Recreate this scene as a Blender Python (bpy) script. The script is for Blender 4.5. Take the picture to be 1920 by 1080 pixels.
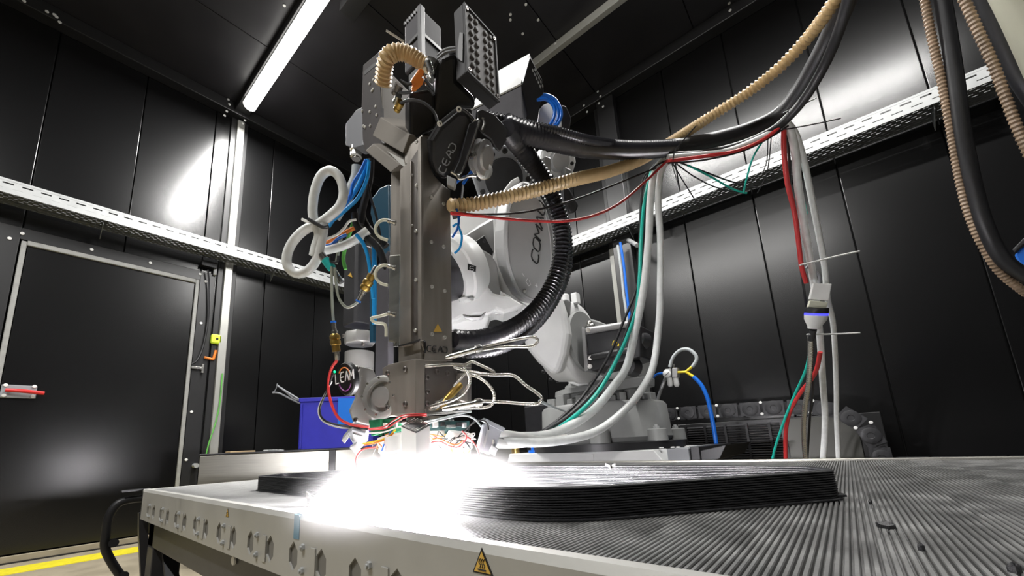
import bpy, math, random
from mathutils import Vector as V, Matrix, Quaternion
random.seed(7)
C = bpy.context.scene.collection
for o in list(bpy.data.objects): bpy.data.objects.remove(o)
# ------------------------------------------------------------------ camera
FPX, CX, CY, EYE = 758.85, 913.55, 682.65, 0.65
_y, _p, _r = (math.radians(a) for a in (40.80365, 11.35899, -2.73503))
FW = V((-math.sin(_y)*math.cos(_p), math.cos(_y)*math.cos(_p), math.sin(_p)))
_R0 = V((math.cos(_y), math.sin(_y), 0)); _U0 = _R0.cross(FW)
RT = _R0*math.cos(_r) + _U0*math.sin(_r); UP = _U0*math.cos(_r) - _R0*math.sin(_r)
cam = bpy.data.objects.new('camera', bpy.data.cameras.new('camera')); C.objects.link(cam)
cam.matrix_world = Matrix(((RT.x, UP.x, -FW.x, 0), (RT.y, UP.y, -FW.y, 0), (RT.z, UP.z, -FW.z, EYE), (0, 0, 0, 1)))
cam.data.sensor_width = 36; cam.data.lens = FPX/1920*36
cam.data.shift_x = (960-CX)/1920; cam.data.shift_y = (CY-540)/1920
cam.data.clip_start = .01; cam.data.clip_end = 50
S = bpy.context.scene; S.camera = cam
S.view_settings.view_transform = 'Standard'; S.view_settings.look = 'None'
S.view_settings.exposure = 0.0; S.view_settings.gamma = 1; S.view_settings.use_curve_mapping = False
w = bpy.data.worlds.new('world'); S.world = w; w.use_nodes = True
w.node_tree.nodes['Background'].inputs[0].default_value = (.5, .55, .6, 1)
w.node_tree.nodes['Background'].inputs[1].default_value = .05
# room lights and one added front fill: ceiling tubes are real emissive tubes with area lamps just below them
LAMP_W, HEAD_W = 88, 1500
def area(name, loc, sx, sy, power, rot=(0, 0, 0), col=(1, 1, 1), spread=math.pi):
    l = bpy.data.lights.new(name, 'AREA'); l.shape = 'RECTANGLE'; l.size = sx; l.size_y = sy
    l.energy = power; l.color = col; l.spread = spread
    o = bpy.data.objects.new(name, l); C.objects.link(o); o.location = loc; o.rotation_euler = rot; return o
def spot(name, loc, target, power, angle, col=(1, 1, 1), r=.02, blend=.5):
    l = bpy.data.lights.new(name, 'SPOT'); l.energy = power; l.spot_size = math.radians(angle); l.spot_blend = blend
    l.color = col; l.shadow_soft_size = r
    o = bpy.data.objects.new(name, l); C.objects.link(o); o.location = loc
    o.rotation_euler = (V(target)-V(loc)).to_track_quat('-Z', 'Y').to_euler(); return o
LAMPS = [(-4.22, -2.0, 1.2), (-1.25, 1.25, 2.2)]      # x0, x1, y of the ceiling tubes
for i, (a, b, yy) in enumerate(LAMPS):
    area('tube_light', ((a+b)/2, yy, 4.22), b-a, .09, LAMP_W*(b-a)*(1, .65)[i], col=(1, .985, .96))
area('tube_light', (-1.2, -1.6, 4.22), 3.0, .09, LAMP_W*2.3, col=(1, .985, .96))  # fill lamp added behind the camera to brighten the near faces

# ------------------------------------------------------------------ helpers
def ray(u, v): return FW*FPX + RT*(u-CX) - UP*(v-CY)
def P(u, v, x=None, y=None, z=None, d=None, pl=None):
    """world point seen at picture position u, v on a plane x=, y=, z=, at depth d=, or on plane pl=(point, normal)"""
    r = ray(u, v); o = V((0, 0, EYE))
    if x is not None: t = x/r.x
    elif y is not None: t = y/r.y
    elif z is not None: t = (z-EYE)/r.z
    elif d is not None: t = d/FPX
    else: t = (pl[0]-o).dot(pl[1])/r.dot(pl[1])
    return o + r*t
def D(p): return (V(p)-V((0, 0, EYE))).dot(FW)
ORG = {}
def origin_of(o): return ORG.get(o.name, V((0, 0, 0))) if o else V((0, 0, 0))
class MB:
    def __init__(s): s.v = []; s.f = []; s.sm = []
    def add(s, vs, fs, smooth=False):
        n = len(s.v); s.v += [V(p) for p in vs]; s.f += [tuple(i+n for i in f) for f in fs]; s.sm += [smooth]*len(fs); return s
    def box(s, lo, hi):
        x0, y0, z0 = lo; x1, y1, z1 = hi
        return s.add([(x0,y0,z0),(x1,y0,z0),(x1,y1,z0),(x0,y1,z0),(x0,y0,z1),(x1,y0,z1),(x1,y1,z1),(x0,y1,z1)],
                     [(0,3,2,1),(4,5,6,7),(0,1,5,4),(1,2,6,5),(2,3,7,6),(3,0,4,7)])
    def obox(s, c, ax, ay, az):
        """box about c with half vectors ax, ay, az"""
        c = V(c); ax = V(ax); ay = V(ay); az = V(az)
        if ax.cross(ay).dot(az) < 0: az = -az
        vs = [c+ax*i+ay*j+az*k for k in (-1, 1) for i, j in ((-1,-1),(1,-1),(1,1),(-1,1))]
        return s.add(vs, [(0,3,2,1),(4,5,6,7),(0,1,5,4),(1,2,6,5),(2,3,7,6),(3,0,4,7)])
    def prism(s, pts, vec):
        pts = [V(p) for p in pts]; n = len(pts); vec = V(vec)
        nn = V((0,0,0))
        for i in range(n): nn += pts[i].cross(pts[(i+1) % n])
        if nn.dot(vec) > 0: pts = pts[::-1]
        return s.add(pts+[p+vec for p in pts], [tuple(range(n)), tuple(range(2*n-1, n-1, -1))]+[(i, i+n, (i+1) % n+n, (i+1) % n) for i in range(n)])
    def lathe(s, base, axis, prof, n=20, cap=True):
        """prof = [(distance along axis, radius)]"""
        axis = V(axis).normalized(); base = V(base)
        a = axis.orthogonal().normalized(); b = axis.cross(a); vs = []
        for h, r in prof:
            for k in range(n):
                t = 2*math.pi*k/n; vs.append(base+axis*h+(a*math.cos(t)+b*math.sin(t))*max(r, 1e-5))
        fs = []
        m = len(prof)
        for j in range(m-1):
            for k in range(n): fs.append((j*n+k, j*n+(k+1) % n, (j+1)*n+(k+1) % n, (j+1)*n+k))
        if cap: fs += [tuple(range(n-1, -1, -1)), tuple(range((m-1)*n, m*n))]
        return s.add(vs, fs, True)
    def cyl(s, p0, p1, r0, r1=None, n=20):
        p0 = V(p0); p1 = V(p1); L = (p1-p0).length
        return s.lathe(p0, p1-p0, [(0, r0), (L, r0 if r1 is None else r1)], n)
    def tube(s, pts, r, n=10, step=None, rib=0, pitch=.01, closed=False, cap=True, rfun=None):
        pts = [V(p) for p in pts]
        path = smooth_path(pts, step or max(r*.6, .004), closed) if len(pts) > 2 or rib else pts
        if rib:
            L = sum((path[i+1]-path[i]).length for i in range(len(path)-1))
            path = resample(path, max(4, int(L/pitch)*4))
        m = len(path)
        tan = []
        for i in range(m):
            if closed: t = path[(i+1) % m]-path[i-1]
            else: t = path[min(i+1, m-1)]-path[max(i-1, 0)]
            tan.append(t.normalized() if t.length > 1e-9 else V((0,0,1)))
        a = tan[0].orthogonal().normalized(); vs = []
        for i in range(m):
            a = (a-tan[i]*a.dot(tan[i])).normalized(); b = tan[i].cross(a)
            rr = r if rfun is None else r*rfun(i/(m-1))
            if rib: rr = rr*(1-rib*(.5+.5*math.cos(i*math.pi/2)))
            for k in range(n):
                t = 2*math.pi*k/n; vs.append(path[i]+(a*math.cos(t)+b*math.sin(t))*rr)
        fs = []
        for i in range(m if closed else m-1):
            j = (i+1) % m
            for k in range(n): fs.append((i*n+k, i*n+(k+1) % n, j*n+(k+1) % n, j*n+k))
        if cap and not closed: fs += [tuple(range(n-1, -1, -1)), tuple(range((m-1)*n, m*n))]
        return s.add(vs, fs, True)
    def sphere(s, c, r, n=12, sc=(1,1,1)):
        c = V(c); vs = []; m = n//2
        for i in range(1, m):
            for k in range(n):
                t = math.pi*i/m; p = 2*math.pi*k/n
                vs.append(c+V((math.sin(t)*math.cos(p)*r*sc[0], math.sin(t)*math.sin(p)*r*sc[1], math.cos(t)*r*sc[2])))
        vs += [c+V((0,0,r*sc[2])), c-V((0,0,r*sc[2]))]; T = len(vs)-2; B = T+1; fs = []
        for i in range(m-2):
            for k in range(n): fs.append((i*n+k, (i+1)*n+k, (i+1)*n+(k+1) % n, i*n+(k+1) % n))
        for k in range(n): fs.append((T, k, (k+1) % n)); fs.append((B, (m-2)*n+(k+1) % n, (m-2)*n+k))
        return s.add(vs, fs, True)
    def build(s, name, mat, parent=None, bevel=0, org=None, seg=2, kind=None, label=None):
        if org is not None: o0 = V(org)
        elif parent is not None: o0 = origin_of(parent)
        else:
            xs = [p.x for p in s.v]; ys = [p.y for p in s.v]; zs = [p.z for p in s.v]
            o0 = V(((min(xs)+max(xs))/2, (min(ys)+max(ys))/2, min(zs)))
        me = bpy.data.meshes.new(name)
        me.from_pydata([p-o0 for p in s.v], [], s.f)
        me.polygons.foreach_set('use_smooth', s.sm); me.materials.append(mat)
        me.update()
        if any(s.sm): me.set_sharp_from_angle(angle=math.radians(38))
        o = bpy.data.objects.new(name, me); C.objects.link(o)
        if parent is not None:
            o.parent = parent; o.location = o0-origin_of(parent); ORG[o.name] = o0
        else: o.location = o0; ORG[o.name] = o0
        if bevel:
            b = o.modifiers.new('bevel', 'BEVEL'); b.width = bevel; b.segments = seg; b.limit_method = 'ANGLE'; b.angle_limit = math.radians(40)
        if kind: o['kind'] = kind
        if label: o['label'] = label
        return o
def cr(p0, p1, p2, p3, t):
    return ((p1*2)+(p2-p0)*t+(p0*2-p1*5+p2*4-p3)*t*t+(p1*3-p0-p2*3+p3)*t*t*t)*.5
def smooth_path(pts, step, closed=False):
    out = []; n = len(pts)
    rng = range(n) if closed else range(n-1)
    for i in rng:
        if closed: a, b, c, d = pts[i-1], pts[i], pts[(i+1) % n], pts[(i+2) % n]
        else: a, b, c, d = pts[max(i-1, 0)], pts[i], pts[i+1], pts[min(i+2, n-1)]
        k = max(2, min(40, int((c-b).length/step)))
        for j in range(k): out.append(cr(a, b, c, d, j/k))
    if not closed: out.append(pts[-1])
    return out
def resample(path, n):
    ds = [0]
    for i in range(len(path)-1): ds.append(ds[-1]+(path[i+1]-path[i]).length)
    L = ds[-1]; out = []; j = 0
    for k in range(n+1):
        t = L*k/n
        while j < len(path)-2 and ds[j+1] < t: j += 1
        s = (t-ds[j])/max(ds[j+1]-ds[j], 1e-9); out.append(path[j].lerp(path[j+1], min(s, 1)))
    return out
def thing(name, label, cat, loc, group=None):
    o = bpy.data.objects.new(name, None); C.objects.link(o); o.location = loc; o.empty_display_size = .05
    ORG[o.name] = V(loc); o['label'] = label; o['category'] = cat
    if group: o['group'] = group
    return o
def tag(o, label, cat, group=None):
    o['label'] = label; o['category'] = cat
    if group: o['group'] = group
    return o
def inst(me, name, parent, loc, rot=None):
    """a part that shares mesh data, at world place loc (mesh built around 0)"""
    o = bpy.data.objects.new(name, me); C.objects.link(o); base = origin_of(parent)
    o.parent = parent; o.location = V(loc)-base
    if rot is not None: o.rotation_mode = 'QUATERNION'; o.rotation_quaternion = rot
    ORG[o.name] = V(loc); return o
def proto_mesh(mb, name, mat):
    me = bpy.data.meshes.new(name); me.from_pydata([tuple(p) for p in mb.v], [], mb.f)
    me.polygons.foreach_set('use_smooth', mb.sm); me.materials.append(mat)
    if any(mb.sm): me.set_sharp_from_angle(angle=math.radians(38))
    return me
def q_to(n): return V((0, 0, 1)).rotation_difference(V(n).normalized())

# ------------------------------------------------------------------ materials
def mat(name, col, rough=.5, metal=0, noise=0, nscale=20, bump=0, bscale=200, emit=None, es=0, spec=.5, trans=0, coat=0, rvar=0, aniso=None, alpha=None):
    m = bpy.data.materials.new(name); m.use_nodes = True; nt = m.node_tree; b = nt.nodes['Principled BSDF']
    b.inputs['Base Color'].default_value = (*col, 1); b.inputs['Roughness'].default_value = rough
    b.inputs['Metallic'].default_value = metal; b.inputs['Specular IOR Level'].default_value = spec
    b.inputs['Transmission Weight'].default_value = trans; b.inputs['Coat Weight'].default_value = coat
    if emit: b.inputs['Emission Color'].default_value = (*emit, 1); b.inputs['Emission Strength'].default_value = es
    if noise or rvar or bump:
        tc = nt.nodes.new('ShaderNodeTexCoord'); mp = nt.nodes.new('ShaderNodeMapping'); nt.links.new(tc.outputs['Object'], mp.inputs[0])
        if aniso: mp.inputs['Scale'].default_value = aniso
        nz = nt.nodes.new('ShaderNodeTexNoise'); nz.inputs['Scale'].default_value = nscale; nz.inputs['Detail'].default_value = 6
        nt.links.new(mp.outputs[0], nz.inputs['Vector'])
        if noise:
            mx = nt.nodes.new('ShaderNodeMixRGB'); mx.blend_type = 'MULTIPLY'; mx.inputs[1].default_value = (*col, 1); mx.inputs[0].default_value = 1
            rp = nt.nodes.new('ShaderNodeMapRange'); rp.inputs[1].default_value = .3; rp.inputs[2].default_value = .7
            rp.inputs[3].default_value = 1-noise; rp.inputs[4].default_value = 1+noise*.4
            nt.links.new(nz.outputs[0], rp.inputs[0]); nt.links.new(rp.outputs[0], mx.inputs[2]); nt.links.new(mx.outputs[0], b.inputs['Base Color'])
        if rvar:
            r2 = nt.nodes.new('ShaderNodeMapRange'); r2.inputs[1].default_value = .3; r2.inputs[2].default_value = .7
            r2.inputs[3].default_value = max(0, rough-rvar); r2.inputs[4].default_value = min(1, rough+rvar)
            nt.links.new(nz.outputs[0], r2.inputs[0]); nt.links.new(r2.outputs[0], b.inputs['Roughness'])
        if bump:
            n2 = nt.nodes.new('ShaderNodeTexNoise'); n2.inputs['Scale'].default_value = bscale; n2.inputs['Detail'].default_value = 4
            nt.links.new(mp.outputs[0], n2.inputs['Vector']); bp = nt.nodes.new('ShaderNodeBump'); bp.inputs['Strength'].default_value = bump
            bp.inputs['Distance'].default_value = .002; nt.links.new(n2.outputs[0], bp.inputs['Height']); nt.links.new(bp.outputs[0], b.inputs['Normal'])
    return m
M = dict(
 wall=mat('wall_black', (.0045, .0045, .0048), .235, 0, .15, 1.5, .03, 400, spec=.5),
 backing=mat('backing_black', (.004, .004, .004), .8),
 ceil=mat('ceiling_black', (.022, .021, .024), .36, 0, .2, 3, .04, 350, rvar=.05),
 trimb=mat('beam_black', (.02, .02, .021), .33),
 floor=mat('floor_epoxy', (.30, .26, .185), .55, 0, .2, 6, .1, 120, rvar=.1),
 yellow=mat('yellow_paint', (.72, .62, .02), .5, 0, .15, 30),
 greytrim=mat('grey_trim', (.34, .34, .31), .45),
 gasket=mat('gasket_grey', (.3, .3, .285), .6, 0, .15, 25),
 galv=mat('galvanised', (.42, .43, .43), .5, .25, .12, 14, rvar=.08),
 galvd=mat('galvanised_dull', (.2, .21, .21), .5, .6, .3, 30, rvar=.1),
 steel=mat('brushed_steel', (.30, .275, .245), .38, .45, .14, 8, .06, 300, rvar=.06, aniso=(6, 6, .6)),
 steeld=mat('dark_steel', (.17, .155, .145), .38, .5, .2, 12, .04, 200, rvar=.08),
 bright=mat('bright_steel', (.62, .61, .58), .24, .95, .08, 30, rvar=.06),
 benchm=mat('bench_steel', (.42, .41, .37), .36, .85, .1, 10, .03, 200, rvar=.06, aniso=(.5, .5, 12)),
 alu=mat('bed_aluminium', (.29, .29, .285), .4, .6, .5, 9, .2, 120, rvar=.14),
 aludark=mat('groove_dark', (.035, .035, .036), .7),
 side=mat('side_sheet', (.40, .395, .37), .42, .25, .15, 5, .03, 200, rvar=.08),
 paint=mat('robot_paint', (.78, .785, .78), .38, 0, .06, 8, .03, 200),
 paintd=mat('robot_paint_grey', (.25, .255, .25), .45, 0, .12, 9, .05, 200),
 cover=mat('silver_cover', (.42, .42, .42), .38, .35, .06, 5, .04, 160),
 black=mat('black_plastic', (.012, .012, .013), .42, 0, .2, 30, spec=.3),
 blackm=mat('black_metal', (.022, .022, .024), .4, .3, .2, 20, .06, 250),
 motor=mat('motor_black', (.035, .035, .038), .42, .2, .15, 20, .05, 250),
 greymotor=mat('motor_grey', (.06, .058, .064), .6, 0, .12, 20, spec=.15),
 rubber=mat('rubber_black', (.016, .016, .018), .45, 0, .2, 50),
 hoseblack=mat('hose_black', (.024, .024, .028), .24, 0, .15, 50),
 beige=mat('hose_beige', (.60, .43, .22), .38, 0, .12, 30, coat=.2),
 beiged=mat('hose_brown', (.33, .23, .15), .42, 0, .25, 40),
 white=mat('white_plastic', (.80, .80, .78), .4),
 whiteh=mat('white_hose', (.78, .80, .79), .36, 0, .1, 60),
 greyhose=mat('grey_hose', (.42, .45, .46), .4, 0, .1, 20),
 greypl=mat('grey_plastic', (.28, .29, .31), .45),
 red=mat('red_plastic', (.62, .02, .02), .35),
 redc=mat('red_cable', (.55, .035, .035), .4),
 teal=mat('teal_cable', (.01, .42, .33), .4),
 tealf=mat('teal_fitting', (.02, .46, .44), .4),
 blue=mat('blue_tube', (.01, .14, .62), .3, coat=.2),
 bluel=mat('light_blue_tube', (.02, .32, .75), .28, coat=.2),
 blued=mat('blue_casting', (.006, .045, .08), .4),
 crate=mat('blue_crate', (.035, .035, .40), .42, 0, .1, 12),
 crate2=mat('blue_label', (.01, .15, .6), .4),
 orange=mat('orange_plastic', (.75, .20, .02), .4),
 green=mat('green_tube', (.12, .42, .08), .4),
 pcb=mat('circuit_green', (.015, .16, .07), .35, 0, .4, 60),
 pcbd=mat('circuit_dark', (.02, .06, .06), .35, 0, .4, 60),
 filt=mat('filter_grey', (.05, .05, .053), .6, 0, .15, 20, spec=.15),
 filtp=mat('filter_panel', (.14, .13, .125), .6, 0, .12, 20, spec=.15),
 holeb=mat('recess_grey', (.15, .145, .13), .6),
 warm=mat('warm_sheet', (.19, .175, .155), .6, 0, .12, 8, spec=.15),
 boxg=mat('box_grey', (.17, .175, .19), .45),
 panelb=mat('panel_brown', (.055, .05, .05), .6, 0, .15, 10, spec=.15),
 lsteel=mat('light_steel', (.36, .355, .34), .33, .45, .12, 14, rvar=.06),
 boltm=mat('bolt_steel', (.7, .69, .66), .28, .5),
 limey=mat('lime_button', (.62, .8, .05), .4, emit=(.6, .8, .05), es=.25),
 brass=mat('brass', (.55, .36, .10), .3, .9, .12, 30),
 clear=mat('clear_tube', (.55, .58, .5), .15, 0, trans=.55),
 chrome=mat('braided_steel', (.55, .53, .48), .27, .9, .15, 60),
 cfrp=mat('printed_polymer', (.014, .014, .016), .33, 0, .3, 60, .5, 700),
 sticker=mat('sticker_amber', (.62, .38, .07), .45),
 stickery=mat('sticker_yellow', (.85, .62, .02), .45),
 ink=mat('ink', (.01, .01, .01), .5),
 inkw=mat('ink_white', (.8, .8, .8), .5),
 tape=mat('blue_tape', (.08, .19, .26), .6),
 cream=mat('cream_plastic', (.62, .62, .5), .45),
 purple=mat('badge_purple', (.22, .03, .22), .4),
 lamp=mat('lamp_tube', (1, 1, 1), .5, emit=(1, .97, .92), es=9),
 led=mat('led_lens', (1, 1, 1), .5, emit=(1, .97, 1), es=1200),
 ledgreen=mat('led_green', (0, .8, .2), .5, emit=(0, .9, .3), es=1.5),
 ledblue=mat('led_blue', (.05, .05, .9), .5, emit=(.05, .05, 1), es=2),
)
# shared bolt meshes, head along +Z
def bolt_mesh(name, r, h, m, socket=True):
    mb = MB().lathe((0,0,0), (0,0,1), [(0, r), (h*.85, r), (h, r*.85)], 12, cap=False)
    if socket: mb.lathe((0,0,0), (0,0,1), [(h, r*.85), (h, r*.5), (h*.5, r*.45), (h*.5, 0)], 6 if False else 12, cap=False)
    else: mb.lathe((0,0,0), (0,0,1), [(h, r*.85), (h*1.08, 0)], 12, cap=False)
    return proto_mesh(mb, name, m)
def hex_mesh(name, r, h, m):
    return proto_mesh(MB().lathe((0,0,0), (0,0,1), [(0, r), (h, r)], 6).lathe((0,0,0), (0,0,1), [(h, r*.55), (h*1.7, r*.5)], 10), name, m)
BOLT = bolt_mesh('bolt', .0046, .0040, M['boltm']); BOLTD = bolt_mesh('bolt_dark', .0062, .005, M['steeld']); BOLTS = bolt_mesh('bolt_small', .0030, .0025, M['bright'])
BOLTL = bolt_mesh('bolt_large', .013, .01, M['blackm']); WSCREW = bolt_mesh('screw_head', .012, .006, M['white'], False); HEXB = hex_mesh('hex_bolt', .0068, .005, M['galv'])

# ------------------------------------------------------------------ stroke lettering
GLY = {'C': [[(.95,.9),(.75,1),(.25,1),(0,.8),(0,.2),(.25,0),(.75,0),(.95,.1)]],
 'O': [[(.25,0),(0,.2),(0,.8),(.25,1),(.75,1),(1,.8),(1,.2),(.75,0),(.25,0)]],
 'M': [[(0,0),(0,1),(.5,.35),(1,1),(1,0)]], 'A': [[(0,0),(.5,1),(1,0)],[(.2,.35),(.8,.35)]],
 'U': [[(0,1),(0,.2),(.25,0),(.75,0),(1,.2),(1,1)]], 'L': [[(0,1),(0,0),(.8,0)]],
 'E': [[(.95,1),(0,1),(0,0),(.95,0)],[(0,.5),(.8,.5)]], 'D': [[(0,0),(0,1),(.65,1),(1,.7),(1,.3),(.65,0),(0,0)]],
 'a': [[(0,0),(.5,1),(1,0)]],
 'c': [[(.9,1),(.25,1),(0,.75),(0,.25),(.25,0),(.9,0)]], 'e': [[(.9,1),(.3,1),(.05,.75),(.05,.25),(.3,0),(.9,0)],[(.05,.5),(.9,.5)]],
 'q': [[(.05,0),(.55,1),(1,.8),(1,0)],[(.4,.4),(1,.4)]], 'd': [[(.05,1),(.7,1),(1,.75),(1,.25),(.7,0),(.05,0),(.05,.35)]],
 'S': [[(1,.9),(.7,1),(.2,1),(0,.8),(0,.6),(.2,.5),(.8,.5),(1,.35),(1,.2),(.8,0),(.2,0),(0,.1)]],
 '6': [[(.9,1),(.2,1),(0,.8),(0,.2),(.2,0),(.8,0),(1,.2),(1,.4),(.8,.55),(0,.55)]]}
def lettering(name, text, base, sv, tv, wfrac, plane, r, m, parent, lift=.0008):
    """text written from picture position base, advance sv px per letter, letter-up vector tv px, on a world plane"""
    mb = MB(); n = plane[1].normalized()
    if n.dot(plane[0]-V((0,0,EYE))) > 0: n = -n
    for i, ch in enumerate(text):
        for st in GLY[ch]:
            pts = []
            for s_, t_ in st:
                u = base[0]+sv[0]*(i+s_*wfrac)+tv[0]*t_; v = base[1]+sv[1]*(i+s_*wfrac)+tv[1]*t_
                pts.append(P(u, v, pl=plane)+n*lift)
            for a, b in zip(pts, pts[1:]): mb.tube([a, b], r, 6, cap=True)
    return mb.build(name, m, parent)
def plpx(pts, **k): return [P(u, v, **k) for u, v in pts]
def facing(u, v, d, tilt=(0, 0, 0)):
    """plane through the point at u,v,d that faces roughly back along the line of sight"""
    p = P(u, v, d=d); n = (V((0,0,EYE))-p).normalized()+V(tilt); return (p, n.normalized())

# ================================================================== the setting
XL, YB, ZC, XR, YF = -4.55, 3.9, 4.45, 3.0, -2.6
def structure(mb, name, m, **k): o = mb.build(name, m, **k); o['kind'] = 'structure'; return o
fl = structure(MB().box((XL-.1, YF-.1, -.06), (XR+.1, YB+.1, 0)), 'floor', M['floor'])
wl = structure(MB().box((XL-.12, YF-.1, 0), (XL-.03, YB+.1, ZC)), 'wall_left', M['backing'])
wb = structure(MB().box((XL, YB+.03, 0), (XR+.1, YB+.12, ZC)), 'wall_back', M['backing'])
wr = structure(MB().box((XR+.02, YF-.1, 0), (XR+.1, YB+.1, ZC)), 'wall_right', M['wall'])
wf = structure(MB().box((XL, YF-.1, 0), (XR+.1, YF, ZC)), 'wall_front', M['wall'])
ce = structure(MB().box((XL-.1, YF-.1, ZC+.03), (XR+.1, YB+.1, ZC+.1)), 'ceiling', M['backing'])
G = .0035
ys = [-2.6, -1.90, -1.325, -.75, -.172, .42, 1.0, 1.59, 2.155, 2.73, 3.31, 3.9]
DY0, DY1, DZ = -.36, 1.12, 2.47            # black door surround
for a, b in zip(ys, ys[1:]):
    inside = a >= DY0-.2 and b <= DY1+.2 and a < DY1
    if inside and a < 1.0-.01: MB().box((XL-.03, a+G, DZ+.004), (XL, b-G, ZC)).build('wall_panel', M['wall'], wl, bevel=.004)
    else: MB().box((XL-.03, a+G, .0), (XL, b-G, ZC)).build('wall_panel', M['wall'], wl, bevel=.004)
for k in range(-8, 6):
    a = -.28+.549*k; b = a+.549
    if b < XL: continue
    MB().box((max(a, XL)+G, YB, 0), (min(b, XR)-G, YB+.03, ZC)).build('wall_panel', M['wall'], wb, bevel=.004)
xs = [XL+1.02*i for i in range(9)]
for a, b in zip(xs, xs[1:]):
    for c_, d_ in ((YF, 1.2), (1.2, YB)):
        MB().box((a+G, c_+G, ZC), (min(b, XR)-G, d_-G, ZC+.03)).build('ceiling_panel', M['ceil'], ce, bevel=.004)
# door surround, leaf and gasket
dr = structure(MB().box((XL-.03, -.13, .06), (XL+.012, .955, 2.33)), 'door_1', M['wall'], bevel=.004)
su = MB()
su.box((XL-.03, DY0, 0), (XL+.02, -.175, DZ)).box((XL-.03, .995, 0), (XL+.02, DY1, DZ)).box((XL-.03, -.175, 2.375), (XL+.02, .995, DZ))
structure(su, 'trim_1', M['trimb'], bevel=.003)
gk = MB()
gk.box((XL-.01, -.165, .03), (XL+.026, -.135, 2.365)).box((XL-.01, .96, .03), (XL+.026, .99, 2.375)).box((XL-.01, -.135, 2.335), (XL+.026, .96, 2.375))
gk.build('gasket', M['gasket'], dr, bevel=.006, label='light grey rubber seal')
for v_ in ((18,447),(42,438),(172,468),(282,493),(375,514),(386,528),(377,606),(359,772),(349,862)):
    q = P(*v_, x=XL+.021); inst(WSCREW, 'screw', dr, q, q_to((1, 0, 0)))
# red lever
hp = P(40, 735, x=XL+.03)
hd = MB().box((XL+.012, hp.y-.10, hp.z-.045), (XL+.028, hp.y+.075, hp.z+.05)).build('handle_plate', M['greypl'], dr, bevel=.004)
MB().tube([hp+V((.015,-.075,.006)), hp+V((.03,.0,.004)), hp+V((.03,.115,-.006))], .014, 12).build('lever', M['red'], hd, label='red lever')
for a in (-.08, .06):
    for b in (-.03, .045): inst(WSCREW, 'screw', hd, (XL+.029, hp.y+a, hp.z+b), q_to((1, 0, 0)))
# posts, perimeter beams
pp = [P(447, 215, x=XL+.06), P(401, 848, x=XL+.06)]
po = MB().box((XL, 1.135, 0), (XL+.03, 1.30, ZC-.12))
structure(po, 'trim_2', M['trimb'], bevel=.004)
st = MB().box((XL+.03, 1.185, .3), (XL+.07, 1.255, ZC-.14))
structure(st, 'trim_3', mat('post_strip', (.52, .52, .49), .32, .5, .1, 8), bevel=.006)
structure(MB().box((XL, YF, ZC-.12), (XL+.12, YB, ZC)), 'trim_4', M['trimb'], bevel=.006)
structure(MB().box((XL+.12, YB-.12, ZC-.12), (XR, YB, ZC)), 'trim_5', M['trimb'], bevel=.006)
structure(MB().box((XL, YB-.10, 0), (XL+.10, YB, ZC-.12)), 'trim_6', M['trimb'], bevel=.006)
bp = P(1150, 300, y=YB-.04)
structure(MB().box((bp.x-.10, YB-.09, 0), (bp.x+.09, YB, ZC-.12)), 'trim_7', M['trimb'], bevel=.006)
structure(MB().box((bp.x-.17, YB-.02, 0), (bp.x-.115, YB, 2.62)), 'trim_8', M['greytrim'], bevel=.004)
structure(MB().box((bp.x-.165, YB-.015, 2.62), (bp.x-.12, YB, ZC-.12)), 'trim_14', M['trimb'], bevel=.004)
# ceiling cross beams and corner plates with bolts
structure(MB().box((XL+.12, 1.13, ZC-.09), (XR, 1.27, ZC)), 'trim_9', M['trimb'], bevel=.006)
c0 = P(1000, 118, z=ZC-.02); c1 = P(1165, -5, z=ZC-.02)
lt = thing('ceiling_rail', 'plain grey steel rail under the ceiling running right from above the robot', 'rail', (0, 3.0, ZC-.09))
MB().box((c0.x-.02, 2.975, ZC-.085), (XR-.05, 3.03, ZC)).build('rail', M['greytrim'], lt, bevel=.005)
for u in range(5): inst(WSCREW, 'screw', lt, (-1.5+.9*u, 2.974, ZC-.03), q_to((0,-1,0)))
q0 = P(660, 33, z=ZC-.06)
structure(MB().box((q0.x, q0.y-.12, ZC-.10), (q0.x+.9, q0.y+.02, ZC)), 'trim_11', M['trimb'], bevel=.004)
hh = [((102,28),(106,32),(112,42),(45,2),(88,22)), ((428,187),(430,196),(425,209),(421,217),(463,213),(459,226),(455,232)),
      ((1121,172),(1126,181),(1123,194),(1131,200),(1095,198),(1101,210),(1367,6),(1369,20)),
      ((957,27),(957,37),(1009,37),(980,63),(986,8),(533,10))]
for grp, kw in zip(hh, ({'x': XL+.125}, {'x': XL+.125}, {'y': YB-.125}, {'z': ZC-.001})):
    for (u, v) in grp:
        q = P(u, v, **kw)
        if q.z > ZC-.001 and 'z' not in kw: q = P(u, v, z=ZC-.001); nn = (0,0,-1)
        elif 'x' in kw: nn = (1,0,0)
        elif 'y' in kw: nn = (0,-1,0)
        else: nn = (0,0,-1)
        inst(WSCREW, 'bolt', ce, q, q_to(nn))
# floor strip and yellow line
x1_ = P(0, 1058, z=0).x; 
structure(MB().box((XL, YF, .008), (XL+.035, 3.2, .05)), 'baseboard_left', M['floor'], bevel=.003)
structure(MB().box((XL, YF, 0), (XL+.045, 3.2, .008)), 'shade_strip', M['rubber'])  # dark strip standing in for the shadow gap under the baseboard
ya = P(0, 1068, z=0.002).x; yb_ = P(0, 1080, z=0.002).x
structure(MB().box((ya, YF, 0), (yb_, 3.2, .003)), 'trim_13', M['yellow'])

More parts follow.
